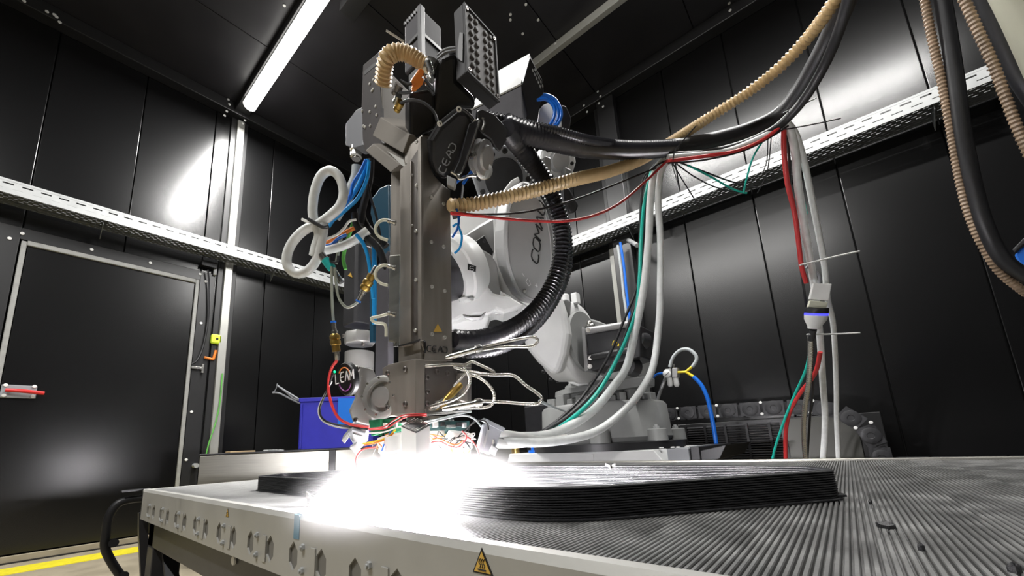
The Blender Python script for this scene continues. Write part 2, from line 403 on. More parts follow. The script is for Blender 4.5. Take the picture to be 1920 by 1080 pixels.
# ------------------------------------------------------------------ perforated cable trays
def slotted(mb, o, ux, uz, n_, L, rows, cell, sl, sh, th, off=.5):
    """strip from o along ux (length L) with rows along uz; every cell has one slot; thickness th along n_"""
    o = V(o); ux = V(ux); uz = V(uz); n_ = V(n_); H = rows[-1][1]
    nc = int(L/cell)
    for r_, (z0, z1) in enumerate(rows):
        zm = (z0+z1)/2
        for i in range(nc):
            x0 = i*cell; xm = x0+cell*(.5 if r_ % 2 == 0 else .5)
            s_ = 0 if r_ % 2 == 0 else cell*.5
            a = [o+ux*(x0+s_)+uz*z0, o+ux*(x0+cell+s_)+uz*z0, o+ux*(x0+cell+s_)+uz*z1, o+ux*(x0+s_)+uz*z1]
            c_ = o+ux*(xm+s_)+uz*zm
            b = [c_-ux*sl/2-uz*sh/2, c_+ux*sl/2-uz*sh/2, c_+ux*sl/2+uz*sh/2, c_-ux*sl/2+uz*sh/2]
            vs = a+b+[p+n_*th for p in b]
            mb.add(vs, [(0,1,5,4),(1,2,6,5),(2,3,7,6),(3,0,4,7),(4,5,9,8),(5,6,10,9),(6,7,11,10),(7,4,8,11)])
def tray(name, label, o, ux, inw, L, brackets):
    """o = top outer corner, ux along, inw towards the wall"""
    t = thing(name, label, 'cable tray', o)
    o = V(o); ux = V(ux); inw = V(inw); up = V((0,0,1)); W = .14; H = .105
    mb = MB(); slotted(mb, o-up*H, ux, up, inw, L, [(0, .008), (.008, .05), (.05, .092)][1:], .095, .055, .011, .002)
    mb.obox(o+ux*L/2-up*.006+inw*.002, ux*L/2, inw*.003, up*.008).obox(o+ux*L/2-up*(H-.003)+inw*.002, ux*L/2, inw*.003, up*.008)
    mb.build('side_flange', M['galv'], t, label='light perforated side flange')
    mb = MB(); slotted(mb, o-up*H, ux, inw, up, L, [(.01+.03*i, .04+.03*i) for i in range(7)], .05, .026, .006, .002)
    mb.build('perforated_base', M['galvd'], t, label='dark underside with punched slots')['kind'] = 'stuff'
    MB().obox(o+ux*L/2-up*(H/2)+inw*(W-.002), ux*L/2, inw*.002, up*H/2).build('back_flange', M['galv'], t)
    for s_ in brackets:
        b = MB().prism([o+ux*s_+inw*W-up*H, o+ux*s_+inw*.02-up*(H+.005), o+ux*s_+inw*.02-up*(H+.035), o+ux*s_+inw*W-up*(H+.12)], ux*.004)
        b.obox(o+ux*(s_+.012)-up*(H+.004)+inw*W/2, ux*.014, inw*W/2, up*.003)
        b.build('bracket', M['galvd'], t, bevel=.001)
tz = P(300, 420, x=XL+.25).z
tray('cable_tray', 'perforated cable tray above the door on the left wall', (XL+.25, -2.55, tz), (0,1,0), (-1,0,0), 6.2, [.4, 1.6, 2.8, 4.15, 5.4])
te = P(1888, 108, y=YB-.25).x
tray('cable_tray', 'perforated cable tray rising to the right along the back wall behind the hoses', (XL+.26, YB-.25, P(1320, 342, y=YB-.25).z), (1,0,0), (0,1,0), te-XL-.26, [1.0, P(1182,470,y=YB-.25).x-XL-.26, 3.3, P(1765,240,y=YB-.25).x-XL-.26])

# tube lights
for i, (a, b, yy) in enumerate(LAMPS):
    t = thing('tube_light', ['glowing tube light on the ceiling at the upper left corner post', 'second ceiling tube light, above the print bed and outside the picture'][i], 'lamp', ((a+b)/2, yy, 4.36))
    MB().box((a, yy-.05, 4.34), (b, yy+.05, 4.36)).build('housing', M['white'], t, bevel=.004)
    MB().tube([(a+.03, yy, 4.30), (b-.03, yy, 4.30)], .062, 14).build('tube', M['lamp'], t)

t = thing('tube_light', 'added fill light behind the camera, built as a third ceiling tube', 'lamp', (-1.2, -1.6, 4.36))  # fixture made up for the added fill lamp
MB().box((-2.7, -1.65, 4.34), (.3, -1.55, 4.36)).build('housing', M['white'], t, bevel=.004)
MB().tube([(-2.67, -1.6, 4.30), (.27, -1.6, 4.30)], .05, 14).build('tube', M['lamp'], t)

# ================================================================== print bed
BZ = .53
bed = thing('print_bed', 'large ribbed aluminium print bed in a slotted sheet metal frame', 'machine table', (0, 1.2, 0))
PIT, NR = .0067, 16
rm = MB(); PW = PIT*NR
pr = []
for i in range(NR):
    x = i*PIT
    pr += [(x, -.006), (x+.0006, -.006), (x+.0009, -.0012), (x+.0017, 0), (x+.0046, 0), (x+.0054, -.0012), (x+.0057, -.006)]
pr += [(PW, -.006)]
y0, y1 = 0, 1.66
n = len(pr)
rm.add([(x, y0, z) for x, z in pr]+[(x, y1, z) for x, z in pr], [(i, i+1, n+i+1, n+i) for i in range(n-1)])
rm.add([(0,y0,-.02),(PW,y0,-.02),(PW,y1,-.02),(0,y1,-.02),(0,y0,-.006),(PW,y0,-.006),(PW,y1,-.006),(0,y1,-.006)], [(0,3,2,1),(0,1,5,4),(1,2,6,5),(2,3,7,6),(3,0,4,7)])
for i in range(NR):
    x = i*PIT; rm.add([(x+.0006,y0,-.006),(x+.0009,y0,-.0012),(x+.0017,y0,0),(x+.0046,y0,0),(x+.0054,y0,-.0012),(x+.0057,y0,-.006)], [(0,5,4,3,2,1)])
PAN = proto_mesh(rm, 'bed_panel', M['alu'])
BX0, BX1 = -2.355, 2.0
k = 0
while BX0+PW*k < BX1:
    inst(PAN, 'bed_panel', bed, (BX0+PW*k, .412, BZ)); k += 1
# front side sheet with hexagonal cut-outs
def hexplate(mb, x0, x1, z0, z1, cx, cz, rx, rz, y, th):
    a = [(x0,z0),((x0+x1)/2,z0),(x1,z0),(x1,z1),((x0+x1)/2,z1),(x0,z1)]
    h = [(cx-rx,cz-rz*.45),(cx,cz-rz),(cx+rx,cz-rz*.45),(cx+rx,cz+rz*.45),(cx,cz+rz),(cx-rx,cz+rz*.45)]
    vs = [(x,y,z) for x,z in a]+[(x,y,z) for x,z in h]+[(x,y+th,z) for x,z in h]+[(x,y+th,z) for x,z in a]
    fs = [(i,(i+1)%6,6+(i+1)%6,6+i) for i in range(6)]+[(6+i,6+(i+1)%6,12+(i+1)%6,12+i) for i in range(6)]+[(18+i,12+i,12+(i+1)%6,18+(i+1)%6) for i in range(6)]
    mb.add(vs, fs)
mb = MB(); YS = .388; hx = [-.528-.1137*k for k in range(16)] + [-.528+.1137*k for k in range(1, 21)]
hx.sort(); Z0, Z1, ZT = BZ-.122, BZ-.034, BZ-.008
for i, h in enumerate(hx):
    a, b = h-.05685, h+.05685
    if i == 0: a = -2.37
    hexplate(mb, a, b, Z0, Z1, h, BZ-.078, .0185, .028, YS, .004)
x_end = hx[-1]+.05685
mb.add([(-2.37,YS,Z1),(x_end,YS,Z1),(x_end,YS,ZT),(-2.37,YS,ZT),(x_end,YS+.006,BZ+.002),(-2.37,YS+.006,BZ+.002),(x_end,YS+.024,BZ+.002),(-2.37,YS+.024,BZ+.002),(x_end,YS+.024,BZ-.02),(-2.37,YS+.024,BZ-.02)],
       [(0,1,2,3),(3,2,4,5),(5,4,6,7),(7,6,8,9)])
mb.add([(-2.37,YS,Z0),(x_end,YS,Z0),(x_end,YS+.03,Z0),(-2.37,YS+.03,Z0)], [(0,3,2,1)])
sp = mb.build('side_sheet', M['side'], bed)
MB().box((-2.366, YS+.0045, Z0+.001), (x_end, YS+.008, Z1)).build('backing_sheet', M['holeb'], bed)
for i, h in enumerate(hx):
    if i % 2 == 0:
        for dz in (-.056, -.098): inst(HEXB, 'hex_bolt', bed, (h+.043, YS, BZ+dz), q_to((0,-1,0)))
    if i % 2 == 1: MB().box((h-.038, YS-.0025, BZ-.108), (h-.0195, YS, BZ-.052)).build('clip_plate', M['side'], bed, bevel=.002)
# left end sheet, rear rail, inner frame
MB().box((-2.374, YS, Z0), (-2.357, 2.1, BZ+.001)).build('end_sheet', M['side'], bed, bevel=.003)
MB().box((-2.37, 2.078, Z0), (x_end, 2.10, BZ+.008)).box((-2.37, 2.10, Z0), (x_end, 2.135, BZ+.003)).build('rear_rail', M['benchm'], bed, bevel=.002)
fr = MB()
fr.box((-2.33, YS+.03, .30), (x_end, YS+.13, .395)).box((-2.33, 2.0, .30), (x_end, 2.09, .395)).box((-2.33, YS+.03, .30), (-2.24, 2.09, .395))
fr.build('frame', M['motor'], bed, bevel=.004)
for x in (-2.33, -.6, 1.5):
    for y in (YS+.03, 1.99): MB().box((x, y, 0), (x+.1, y+.1, .3)).build('leg', M['motor'], bed, bevel=.004)
for x, s in ((-2.23, 1), (-.5, 1)):
    MB().tube([(x, YS+.08, .29), (x+.32, YS+.08, .02)], .03, 4).build('brace', M['motor'], bed)
q = P(441, 1050, y=YS+.03); inst(WSCREW, 'screw', bed, q+V((0,-.001,-.0)), q_to((0,-1,0)))
MB().tube([(-2.36, .43, .09), (-1.0, .43, .09)], .028, 4).build('stretcher', M['motor'], bed)
# heat warning stickers, tape
def warn(name, c, sz, label):
    s = MB().prism([c+V((-sz,0,-sz*.8)), c+V((sz,0,-sz*.8)), c+V((0,0,sz))], V((0,-.0008,0))).build(name, M['ink'], bed, label=label)
    MB().prism([c+V((-sz*.8,-.001,-sz*.68)), c+V((sz*.8,-.001,-sz*.68)), c+V((0,-.001,sz*.74))], V((0,-.0006,0))).build('sticker_face', M['sticker'], s)
    g = MB()
    for k in (-1, 0, 1): g.tube([c+V((k*sz*.2+a*sz*.09, -.002, -sz*.36+b*sz*.17)) for a, b in ((0,0),(1,1),(-1,2),(0,3),(1,3.6))], sz*.035, 5)
    g.tube([c+V((-sz*.4,-.002,-sz*.5)), c+V((sz*.4,-.002,-sz*.5))], sz*.05, 5)
    g.build('heat_symbol', M['ink'], s)
warn('warning_sticker', P(905, 1054, y=YS), .0165, 'amber triangle with a hot surface symbol')
warn('warning_sticker', P(427, 962, y=YS), .012, 'small amber triangle at the far end')
a = P(557, 966, y=YS-.001); tp = MB().box((a.x-.012, YS-.0012, a.z-.045), (a.x+.012, YS-.0002, BZ+.002)); tp.box((a.x-.012, YS+.004, BZ+.002), (a.x+.012, YS+.03, BZ+.0032))
tp.build('tape', M['tape'], bed, label='strip of blue tape')

# ================================================================== printed slab
def rounded(poly, r, k=5):
    out = []; n = len(poly)
    for i in range(n):
        p0, p1, p2 = V(poly[i-1]), V(poly[i]), V(poly[(i+1) % n])
        a = (p0-p1).normalized(); b = (p2-p1).normalized(); rr = min(r, (p0-p1).length*.45, (p2-p1).length*.45)
        A = p1+a*rr; B = p1+b*rr
        for j in range(k+1):
            t = j/k; out.append(A*(1-t)**2+p1*2*t*(1-t)+B*t*t)
    return out
poly = [(-1.63,.582,0),(-1.1,.566,0),(-.5,.543,0),(-.43,.541,0),(-.362,.556,0),(-.30,.60,0),(-.022,.944,0),(-.06,1.03,0),(-.30,1.08,0),(-.87,1.085,0),(-1.50,.90,0),(-1.68,.70,0)]
base = rounded(poly, .03)
def off(path, e):
    out = []; n = len(path)
    for i in range(n):
        t = (path[(i+1) % n]-path[i-1]).normalized(); out.append(path[i]+V((t.y, -t.x, 0))*e)
    return out
NL, LH = 13, .00385
mb = MB(); rings = []
dense = []
for i in range(len(base)):
    a = base[i]; b = base[(i+1) % len(base)]; kk = max(1, int((b-a).length/.006))
    for j in range(kk): dense.append(a.lerp(b, j/kk))
WT = .013
prof = []
for l in range(NL):
    for zz, e in ((.02, -.0022), (.25, .0003), (.7, .0003), (.96, -.0022)): prof.append((l, zz, e))
jits = [random.uniform(-.0005, .0005)+(.005 if l == 0 else 0) for l in range(NL)]
for l, zz, e in prof:
    rings.append([p+V((random.uniform(-1,1)*.00014, random.uniform(-1,1)*.00014, BZ+.0005+(l+zz)*LH)) for p in off(dense, e+jits[l])])
rings.append([p+V((0,0,BZ+.0012+NL*LH)) for p in off(dense, -WT*.35)])
rings.append([p+V((0,0,BZ+.0012+NL*LH)) for p in off(dense, -WT*.65)])
for l, zz, e in reversed(prof):
    rings.append([p+V((0,0,BZ+.0005+(l+zz)*LH)) for p in off(dense, -WT-e+jits[l]*(l > 0))])
n = len(dense)
vs = [p for r_ in rings for p in r_]; fs = []
NR_ = len(rings)
for j in range(NR_):
    jj = (j+1) % NR_
    for i in range(n): fs.append((j*n+i, j*n+(i+1) % n, jj*n+(i+1) % n, jj*n+i))
mb.add(vs, fs, False)
slab = thing('printed_part', 'black layered plastic wall, a closed loop being printed on the ribbed bed', 'printed part', (-.8, .8, BZ))
mb.build('bead_layers', M['cfrp'], slab)['kind'] = 'stuff'
zt = BZ+NL*LH
for k in range(1):
    q = P(1572, 934, z=BZ+.004); MB().prism([q+V((-.05,-.02,0)), q+V((.012,.01,.001)), q+V((.004,.03,.003)), q+V((-.04,.04,0))], V((0,0,.004))).build('torn_flap', M['cfrp'], slab, bevel=.001)
# small things lying on slab and bed
def chip(u, v, r, lab):
    q = P(u, v, z=BZ+.002); mb = MB(); n = 9
    top = [q+V((math.cos(2*math.pi*i/n)*r*random.uniform(.6,1.15), math.sin(2*math.pi*i/n)*r*random.uniform(.6,1.15), random.uniform(.001,.004))) for i in range(n)]
    bot = [V((p.x, p.y, BZ)) for p in top]; c_ = q+V((0,0,.006))
    mb.add(top+bot+[c_], [(i,(i+1)%n,2*n) for i in range(n)]+[(n+i,n+(i+1)%n,(i+1)%n,i) for i in range(n)]+[tuple(range(2*n-1,n-1,-1))])
    tag(mb.build('plastic_chip', M['cfrp']), lab, 'debris', 'plastic chips on the bed')
chip(1663, 986, .010, 'largest black plastic chip on the bed right of the slab end')
chip(1727, 1028, .0032, 'small black crumb on the bed below the largest chip')
chip(1900, 1068, .0045, 'small black chip at the bottom right corner of the picture')
chip(1632, 943, .0028, 'tiny black crumb on the bed beside the torn slab end')
def wing(u, v, lab, z, s):
    q = P(u, v, z=z); t = thing('wing_nut', lab, 'fastener', q)
    MB().lathe(q, (0,0,1), [(0,.007*s),(.010*s,.006*s),(.010*s,.003*s)], 12).build('hub', M['bright'], t)
    for s_ in (-1, 1): MB().prism([q+V((s_*.004*s,0,.002*s)), q+V((s_*.018*s,0,.008*s)), q+V((s_*.020*s,0,.018*s)), q+V((s_*.012*s,0,.016*s)), q+V((s_*.004*s,0,.009*s))], V((0,.003*s,0))).build('wing', M['bright'], t, bevel=.001)
wing(1145, 878, 'shiny wing nut lying on top of the black slab', zt+.001, .7)
wing(584, 948, 'shiny wing nut on the bed edge above the blue tape', BZ+.002, 1.7)

# ================================================================== bench, crate
BRZ = math.radians(-23); BCN = V((-3.095, .764, 0)); bdir = V((-math.sin(BRZ), math.cos(BRZ), 0)); bnor = V((math.cos(BRZ), math.sin(BRZ), 0)); BPL = (BCN, bnor)
by0, by1, bx0, bx1, bt = .715, 3.0, -3.6, -2.9, P(500, 846, pl=BPL).z
salong = lambda u, v: by0+(P(u, v, pl=BPL)-BCN).dot(bdir)
bn = thing('workbench', 'steel sided workbench behind the left end of the print bed', 'bench', (bx1, by0, 0))
MB().box((bx0, by0, bt-.012), (bx1+.004, by1, bt)).build('bench_top', M['blackm'], bn, bevel=.003)
a = salong(618, 850); b = salong(629, 850)
MB().box((bx1-.02, by0+.004, bt-.30), (bx1, a-.002, bt-.014)).build('side_panel', M['benchm'], bn, bevel=.002)
MB().box((bx1-.02, b+.002, bt-.30), (bx1, by1, bt-.014)).build('side_panel', M['benchm'], bn, bevel=.002)
MB().box((bx1-.05, a, 0), (bx1+.002, b, bt-.013)).build('leg', M['blackm'], bn)
for x, y in ((bx0+.02, by0+.02), (bx1-.08, by0+.02), (bx0+.02, by1-.08), (bx1-.08, by1-.08)): MB().box((x, y, 0), (x+.06, y+.06, bt-.013)).build('leg', M['blackm'], bn)
MB().box((bx0+.01, by0+.004, bt-.30), (bx1-.03, by0+.02, bt-.014)).build('end_panel', M['blackm'], bn)
bn.location = BCN; bn.rotation_euler.z = BRZ
# crate on the bench, turned a little
ca = P(559, 836, x=-3.08); ca.z = bt+.001
dirr = (P(668, 833, d=D(ca))-ca); dirr.z = 0; W_ = dirr.length; e1 = dirr.normalized(); e1 = (Matrix.Rotation(math.radians(8), 3, 'Z') @ e1); e2 = V((-e1.y, e1.x, 0)) 
if e2.x > 0: e2 = -e2
hC = P(559, 744, d=D(ca)).z-ca.z
cr_ = thing('storage_crate', 'blue plastic storage crate standing on the steel workbench', 'crate', ca)
mb = MB()
CW, CD, t_ = W_*1.25, .30, .006
def wallp(p, q_, h0, h1, name):
    pass
c4 = [ca, ca+e1*CW, ca+e1*CW+e2*CD, ca+e2*CD]
mb.prism(c4, V((0,0,.006)))
for i in range(4):
    a, b = c4[i], c4[(i+1) % 4]; nn = (c4[(i+2) % 4]-b).normalized()
    mb.prism([a, b, b+nn*t_, a+nn*t_], V((0,0,hC-.02)))
mb.build('body', M['crate'], cr_, bevel=.003)
rim = MB()
for i in range(4):
    a, b = c4[i], c4[(i+1) % 4]; nn = (c4[(i+2) % 4]-b).normalized(); tt = (b-a).normalized()
    rim.prism([a-nn*.008-tt*.008+V((0,0,hC-.03)), b-nn*.008+tt*.008+V((0,0,hC-.03)), b+nn*.006+tt*.008+V((0,0,hC-.03)), a+nn*.006-tt*.008+V((0,0,hC-.03))], V((0,0,.03)))
rim.build('rim', M['crate'], cr_, bevel=.003)
for s_ in (.03, .97):
    q = ca+e1*CW*s_; MB().obox(q-e2*.006+V((0,0,hC*.45)), e1*.006, e2*.005, V((0,0,hC*.43))).build('rib', M['crate'], cr_, bevel=.002)
qa = ca+e2*.05-e1*.004+V((0,0,hC*.68)); MB().obox(qa+e2*.06, e1*.003, e2*.05, V((0,0,.02))).build('handle_recess', M['ink'], cr_)
la = P(628, 743, d=D(ca)); s0 = (la-ca).dot(e1)
MB().prism([ca+e1*s0-e2*.010+V((0,0,hC*.45)), ca+e1*(s0+.20)-e2*.010+V((0,0,hC*.45)), ca+e1*(s0+.20)-e2*.010+V((0,0,hC*.97)), ca+e1*s0-e2*.010+V((0,0,hC*.97))], e2*.001).build('label_panel', M['crate2'], cr_, label='lighter blue label panel')
# dark cable ends poking out of the crate
dk = D(ca)+.12
cb = thing('cable_bundle', 'bundle of grey corrugated cables sticking out of the blue crate', 'cable', P(545, 750, d=dk))
for pts in ([(570,760),(545,748),(525,738),(511,736)], [(575,758),(550,742),(530,730),(519,722)], [(570,752),(552,748),(540,738),(528,728)]):
    MB().tube(plpx(pts, d=dk), .008, 8, rib=.25, pitch=.008).build('cable', M['greypl'], cb)
MB().tube(plpx([(512,738),(518,728),(520,719)], d=dk), .004, 6).build('cable_end', M['greypl'], cb)
# small things on the bench top left
q = P(438, 843, x=-3.2); q.z = bt
tag(MB().box((q.x-.10, q.y-.02, bt), (q.x, q.y+.14, bt+.012)).build('wooden_block', mat('wood', (.5,.36,.2), .6), bevel=.002), 'flat wooden block lying on the left end of the workbench', 'block')
q = P(518, 840, x=-3.12); q.z = bt
fb = thing('fastener_pile', 'small scatter of metal fasteners on the workbench beside the crate', 'fasteners', q)
for k in range(9): MB().cyl(q+V((random.uniform(-.04,.04), random.uniform(-.09,.07), .004)), q+V((random.uniform(-.04,.04), random.uniform(-.09,.07), .008)), .004, n=6).build('fastener', M['galv'], fb)
# tube guard left of the bed
gd = thing('tube_guard', 'black bent tube guard bracket left of the print bed corner', 'guard', (-2.5, .45, 0))
gp = [P(u, v, x=-2.44) for u, v in ((274,934),(250,936),(228,941),(214,952),(203,972),(199,1000),(197,1026),(208,1052),(226,1079),(240,1096))]
MB().tube(gp, .0165, 12).build('tube', M['black'], gd)
g2 = [P(u, v, x=-2.40) for u, v in ((268,960),(268,1000),(270,1040),(272,1090))]
MB().tube(g2, .022, 4).build('post', M['motor'], gd)
MB().obox(P(255, 919, x=-2.43), V((.02,0,0)), V((0,.05,0)), V((0,0,.004))).build('flange', M['blackm'], gd)
for u, v in ((213,1018),(232,1080)): MB().cyl(P(u, v, x=-2.455), P(u, v, x=-2.42), .018).build('collar', M['black'], gd)
# door hardware right of the door
sx = XL+.03
def tg(o, l, c): return tag(o, l, c)
q = P(390, 497, x=sx); sw = thing('door_switch', 'black limit switch at the upper right corner of the door', 'switch', q)
MB().box((XL+.02, q.y-.06, q.z-.03), (XL+.07, q.y+.07, q.z+.03)).build('body', M['blackm'], sw, bevel=.004)
MB().box((XL+.02, q.y+.05, q.z-.09), (XL+.05, q.y+.075, q.z+.03)).build('bracket', M['galv'], sw)
MB().tube([P(390,506,x=XL+.075), P(392,540,x=XL+.06), P(390,600,x=XL+.05), P(381,650,x=XL+.05), P(370,675,x=XL+.06), P(360,682,x=XL+.05)], .008, 8).build('cable', M['rubber'], sw)
q = P(370, 690, x=sx); la_ = thing('door_latch', 'chrome latch bolt on the right edge of the door', 'latch', q)
MB().box((XL+.02, q.y-.05, q.z-.012), (XL+.045, q.y+.04, q.z+.012)).build('bolt_bar', M['bright'], la_, bevel=.003)
MB().box((XL+.02, q.y+.03, q.z-.045), (XL+.05, q.y+.05, q.z+.04)).build('plate', M['bright'], la_, bevel=.003)
q = P(406, 636, x=sx+.02); bt_ = thing('push_button', 'lime green square push button beside the door post', 'button', q)
MB().box((XL+.02, q.y-.045, q.z-.045), (XL+.07, q.y+.045, q.z+.045)).build('box', M['limey'], bt_, bevel=.012)
MB().lathe((XL+.07, q.y, q.z), (1,0,0), [(0,.012),(.006,.010)], 12).build('button', M['ink'], bt_)
q = P(397, 672, x=sx); oc = MB().tube([P(383,670,x=sx+.01), P(400,674,x=sx+.01)], .012, 8).tube([P(400,674,x=sx+.01), P(405,657,x=sx+.01)], .012, 8)
tag(oc.build('wall_clip', M['orange']), 'orange angled clip on the door post below the lime button', 'clip')
q = P(365, 873, x=sx); tag(MB().cyl(V((XL+.02, q.y, q.z)), V((XL+.09, q.y, q.z)), .02).build('door_stop', M['galv']), 'small steel door stop low on the door post', 'door stop')
tag(MB().tube([P(417,700,x=XL+.09), P(413,750,x=XL+.09), P(405,790,x=XL+.09), P(392,830,x=XL+.1), P(385,860,x=XL+.1)], .006, 8).build('wall_cable', M['green']), 'thin green cable running down the light post at the left', 'cable')

# ================================================================== robot arm
RX = P(1132, 800, y=2.78); RX = V((RX.x, 2.78, 0)); DB = D((RX.x, RX.y, .7))
rb = thing('robot_arm', 'light grey industrial robot arm behind the bed with a round silver side cover', 'robot', RX)
mk = lambda: MB()
# plinth and base
a0 = P(955, 850, y=2.36); a1 = P(1225, 846, y=2.36); b0 = P(945, 872, y=2.33); b1 = P(1250, 870, y=2.36)
zt_ = .582
mk().prism([V((a0.x, 2.36, zt_)), V((a1.x, 2.36, zt_)), V((b1.x, 2.36, .50)), V((b1.x, 2.36, .05)), V((b0.x, 2.36, .05)), V((b0.x, 2.36, .50))], V((0,.9,0))).build('plinth', M['paint'], rb, bevel=.004)
mk().box((P(1030,850,y=2.355).x, 2.352, .515), (P(1112,850,y=2.355).x, 2.36, .568)).build('cover_plate', M['paint'], rb, bevel=.002)
mk().box((b1.x+.004, 2.38, .05), (P(1292,850,y=2.38).x, 3.2, .585)).build('side_block', M['greypl'], rb, bevel=.003)
mk().box((P(1293,850,y=2.38).x, 2.40, .05), (P(1312,850,y=2.4).x, 3.2, .59)).build('side_block', M['motor'], rb, bevel=.003)
mk().prism([P(1313,845,y=2.42), P(1362,834,y=2.42), P(1350,860,y=2.42), P(1313,872,y=2.42)], V((0,.7,0))).build('side_wedge', M['blackm'], rb, bevel=.003)
for u in (1240, 1262, 1272, 1288): inst(WSCREW, 'screw', rb, V((P(u,840,y=2.45).x, 2.45, .588)), None)
mk().lathe((RX.x, RX.y, .582), (0,0,1), [(0,.52),(.045,.52),(.05,.50)], 40).build('mounting_plate', M['blackm'], rb)
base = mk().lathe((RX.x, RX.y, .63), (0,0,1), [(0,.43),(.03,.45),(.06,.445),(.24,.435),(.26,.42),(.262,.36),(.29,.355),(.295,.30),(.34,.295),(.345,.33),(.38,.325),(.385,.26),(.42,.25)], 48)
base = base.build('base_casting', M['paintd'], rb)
for k in range(8):
    an = math.radians(22+45*k); c_ = V((RX.x+math.cos(an)*.47, RX.y+math.sin(an)*.47, .63))
    mk().lathe(c_, (0,0,1), [(0,.062),(.07,.058),(.075,.05)], 16).build('base_foot', M['paintd'], rb)
    inst(HEXB, 'foot_bolt', rb, c_+V((0,0,.075))).scale = (3, 3, 3)
for k in range(14):
    an = math.radians(180+13*k+6); c_ = V((RX.x+math.cos(an)*.36, RX.y+math.sin(an)*.36, .90)); tt = V((-math.sin(an), math.cos(an), 0)); nn = V((math.cos(an), math.sin(an), 0))
    mk().obox(c_, nn*.03, tt*(.022+.018*(k % 2)), V((0,0,.028+.018*(k % 3)))).build('stop_lug', M['paintd'], rb, bevel=.004)
# turret
DS = 2.62
sc = P(1086, 642, d=DS)                     # shoulder axis point
k_ = DS/FPX
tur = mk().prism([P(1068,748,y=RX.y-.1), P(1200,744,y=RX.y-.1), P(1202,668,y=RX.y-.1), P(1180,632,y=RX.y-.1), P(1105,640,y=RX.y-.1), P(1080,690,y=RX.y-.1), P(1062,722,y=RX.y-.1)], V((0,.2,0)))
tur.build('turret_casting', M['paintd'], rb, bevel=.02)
mk().prism(plpx(((1068,690),(1098,702),(1104,722),(1085,726),(1062,716)), y=RX.y-.26), V((0,.12,0))).build('turret_foot', M['paint'], rb, bevel=.012)
mk().prism(plpx(((1128,716),(1212,705),(1212,722),(1130,736)), y=RX.y-.27), V((0,.15,0))).build('cable_bracket', M['paintd'], rb, bevel=.006)
mk().lathe(sc-V((.03,0,0)), (1,0,0), [(-.16,.215),(-.14,.235),(-.02,.25),(0,.265),(.035,.268),(.045,.255),(.05,.22)], 40).build('shoulder_disc', M['paint'], rb)
mk().lathe(sc+V((.025,0,0)), (1,0,0), [(0,.2),(.02,.195),(.022,.0)], 32, cap=False).build('shoulder_cap', M['paintd'], rb)
for k in range(16):
    an = 2*math.pi*k/16+.1; inst(BOLTL, 'bolt', rb, sc+V((-.195, math.cos(an)*.225, math.sin(an)*.225)), q_to((0, math.cos(an), math.sin(an))))
mk().obox(sc+V((.02,-.03,.285)), V((.02,0,0)), V((0,.025,0)), V((0,0,.035))).build('lifting_lug', M['paint'], rb, bevel=.004)
mk().lathe(sc+V((-.02,-.10,.25)), (0,0,1), [(0,.03),(.05,.03),(.055,.024)], 12).build('plug', M['paint'], rb)
yM = sc.y-.10
mo = mk().prism(plpx(((1097,627),(1200,609),(1200,668),(1107,696)), y=yM), V((0,.22,0))).build('motor', M['motor'], rb, bevel=.008, label='black shoulder drive motor')
mk().tube([P(1101,620,y=yM-.005), P(1197,605,y=yM-.005)], .020, 10).build('motor_rail', M['cover'], mo)
mk().tube([P(1104,671,y=yM-.01), P(1180,657,y=yM-.01)], .022, 10).build('motor_rail', M['blackm'], mo)
mk().prism(plpx(((1090,615),(1096,614),(1103,694),(1096,697)), y=yM-.012), V((0,.25,0))).build('motor_flange', M['cover'], mo, bevel=.003)
for u, v in ((1103,619),(1107,671),(1106,687)): mk().cyl(P(u,v,y=yM-.03), P(u,v,y=yM+.0), .014).build('motor_screw', M['bright'], mo)
mk().prism(plpx(((1147,648),(1149,640),(1154,636),(1157,642),(1151,650)), y=yM-.0035), V((0,.003,0))).build('warning_sticker', M['stickery'], mo)
mk().prism(plpx(((1157,649),(1160,643),(1162,649)), y=yM-.0035), V((0,.003,0))).build('warning_sticker', M['stickery'], mo)
arc = []
for i in range(9):
    t = i/8; arc.append((1096+88*t, 597+ (4*t*t*14) - 4*t*0))
mk().prism(plpx(arc+[(1184,628),(1100,628)], y=sc.y+.1), V((0,.2,0))).build('turret_hood', M['paintd'], rb, bevel=.01)
for u, v in ((1105,606),(1110,611),(1104,612)): mk().sphere(P(u,v,y=sc.y+.02), .02, 10).build('lubrication_nipple', M['bright'], rb)
for u, v, r_ in ((1208,640,.05),(1190,690,.055)): mk().lathe(P(u,v,y=sc.y), V((-.3,-1,.1)), [(0,r_),(.06,r_*.9),(.08,r_*.5)], 16).build('connector', M['motor'], rb)
# lower arm casting
def fpr(pts, u, v, d, tilt, th, name, m, bevel=.01, parent=None, seg=3):
    pl = facing(u, v, d, tilt); n_ = pl[1]
    return mk().prism([P(a, b, pl=pl) for a, b in pts], -n_*th).build(name, m, parent or rb, bevel=bevel, seg=seg)
fpr([(952,545),(1005,540),(1052,552),(1062,585),(1068,625),(1062,665),(1052,694),(1044,704),(1032,700),(1008,680),(988,655),(980,635),(972,600)], 1010, 620, 2.3, (-.1,-.1,.1), .24, 'lower_arm', M['paint'], .035)
fpr([(1042,570),(1062,560),(1072,566),(1070,590),(1058,612),(1044,600)], 1055, 585, 2.34, (.5,0,0), .12, 'arm_lug', M['paintd'], .008)
